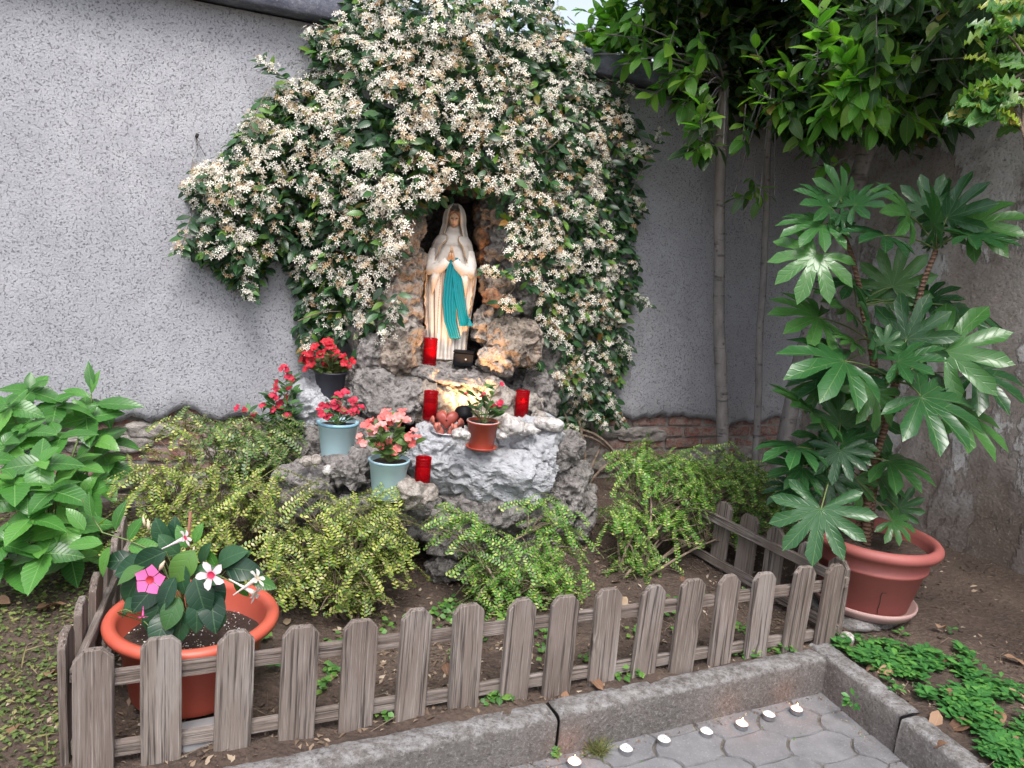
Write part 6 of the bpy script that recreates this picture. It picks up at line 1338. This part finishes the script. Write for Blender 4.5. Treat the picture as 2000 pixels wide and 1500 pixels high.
    for k in range(900):
        s = U(0, 2.0); p = KC - KD * s + KN * (abs(random.gauss(0, .018)) + .004); p.z = U(-.002, .004); ms.append(frame(rand_dir(-.1, .2), Vector((0, 0, 1)) + rand_dir() * .4, p, U(.12, .5)))
    for k in range(260):
        s = U(0, .7); p = KC + RD * s - RN * (abs(random.gauss(0, .014)) + .004); p.z = U(-.002, .004); ms.append(frame(rand_dir(-.1, .2), Vector((0, 0, 1)) + rand_dir() * .4, p, U(.12, .5)))
    scatter('leaf_litter', ll, ms, M['litter'], None, None, 'stuff', 'fine dry leaf litter strewn over soil and gutter', 'litter')
    cm_ = bmesh.new(); bmesh.ops.create_icosphere(cm_, subdivisions=1, radius=1.0); cv_ = [v.co + noise.noise_vector(v.co * 2) * .35 for v in cm_.verts]; cf_ = [tuple(v.index for v in f.verts) for f in cm_.faces]; cm_.free(); ms = []
    while len(ms) < 5000:
        p = Vector((U(-1.6, 2.3), U(1.5, 3.8), 0))
        if not free(p): continue
        p.z = bed_z(p.x, p.y) + .001; ms.append(frame(rand_dir(), rand_dir(), p, .0015 + .010 * random.random() ** 4))
    scatter('soil_clods', (cv_, cf_, [(0, 0)] * len(cv_), [0] * len(cv_)), ms, M['soil'], None, None, 'stuff', 'crumbs and clods of dark soil on the flower bed', 'soil')
    tws = MB()
    for k in range(170):
        p = Vector((U(-.9, 1.9), U(1.7, 3.2), 0))
        if not free(p): continue
        p.z = bed_z(p.x, p.y) + .004; a = U(0, 6.28); l = U(.02, .09); d = Vector((math.cos(a), math.sin(a), 0)); tws.tube([p - d * l, p + Vector((0, 0, .006)) + d.orthogonal() * .2 * l, p + d * l], U(.0006, .0014), 4, False)
    tag(tws.build('fallen_twigs', M['twig'], None, kind='stuff'), 'thin dead twigs scattered on the soil of the flower bed', 'twigs')
    # single big dry leaves
    dl = [tmesh('dry_leaf', leafT(.085, .045, 6, 'oval', f, c, 0, .05), M['dry_leaf']) for f, c in ((.5, .9), (.2, .4), (-.35, 1.3))]
    KS = ('folded', 'nearly flat', 'curled-under')
    G1 = 'dry brown leaves on the ground cover'
    for i, (x, y, s) in enumerate([(1830, 1240, 1.0), (1845, 1290, .8), (1930, 1340, .7), (1965, 1355, .8), (1870, 1375, .9), (1830, 1400, 1.0), (1950, 1400, .8), (1745, 1318, .9), (1715, 1307, .8), (1900, 1420, 1.1), (1970, 1460, 1.2), (1990, 1500, 1.0), (1760, 1285, .6), (1960, 1285, .9), (1850, 1460, .8)]):
        p = on_ground(x, y) + Vector((0, 0, .022)); o = put('dry_leaf', dl[i % 3], None, frame(rand_dir(-.1, .3), Vector((0, 0, 1)) + rand_dir() * .5, p, s * U(.8, 1.0))); tag(o, KS[i % 3] + ' dry brown leaf lying on the ground cover behind the side kerb', 'leaf', G1)
    G2 = 'dry leaves in the flower bed'
    for i, (x, y, s) in enumerate([(1150, 1330, .9), (1100, 1345, .7), (1215, 1165, .8), (1195, 1140, .7), (660, 1320, .7), (870, 1300, .8), (480, 1280, .8), (1390, 1170, .7), (1420, 1145, .7), (560, 1225, .8), (1330, 1130, .7), (930, 1285, .6), (800, 1240, .7), (1110, 1290, .6), (440, 1290, .9), (1560, 1240, .6)]):
        p = on_ground(x, y) + Vector((0, 0, .01)); o = put('dry_leaf', dl[(i + 1) % 3], None, frame(rand_dir(-.1, .3), Vector((0, 0, 1)) + rand_dir() * .5, p, s * U(.7, .95))); tag(o, KS[(i + 1) % 3] + ' dry brown leaf lying on the bare soil ' + ('near the kerb' if y > 1215 else 'between the shrubs'), 'leaf', G2)
    G3 = 'dry leaves on the grass by the left fence run'
    for i, (x, y, s) in enumerate([(20, 1190, 1.2), (70, 1200, 1.0), (40, 1420, .8), (90, 1330, .7), (110, 1190, .8)]):
        p = on_ground(x, y) + Vector((0, 0, .014)); o = put('dry_leaf', dl[i % 3], None, frame(rand_dir(-.1, .3), Vector((0, 0, 1)) + rand_dir() * .5, p, s)); tag(o, KS[i % 3] + ' dry leaf on the weedy ground ' + ('under the hydrangea' if y < 1250 else 'beside the left fence corner'), 'leaf', G3)
    # broken bricks and stones at the wall foot
    for i, (x, y, rx, ry, d, m, lab) in enumerate([(262, 985, 22, 12, .10, 'tufa_grey', 'flat grey stone at the wall foot right of the hydrangea'), (310, 960, 26, 11, .08, 'tufa_warm', 'broken masonry lump at the wall foot behind the tall honeysuckle'), (1155, 955, 14, 9, .35, 'tufa_grey', 'grey broken tile lying right of the grotto')]):
        cobble(x, y, rx, ry, d, m, 400 + i, lab, None, .05, 'rubble_stone', .6, .5)
    o = cobble(1655, 1242, 8, 7, 0, 'quartz', 410, 'small pinkish pebble beside the big pot slab', None, .018, 'pebble', .2); q = on_ground(1655, 1246); o.location = q + Vector((0, 0, .008))
build_low()
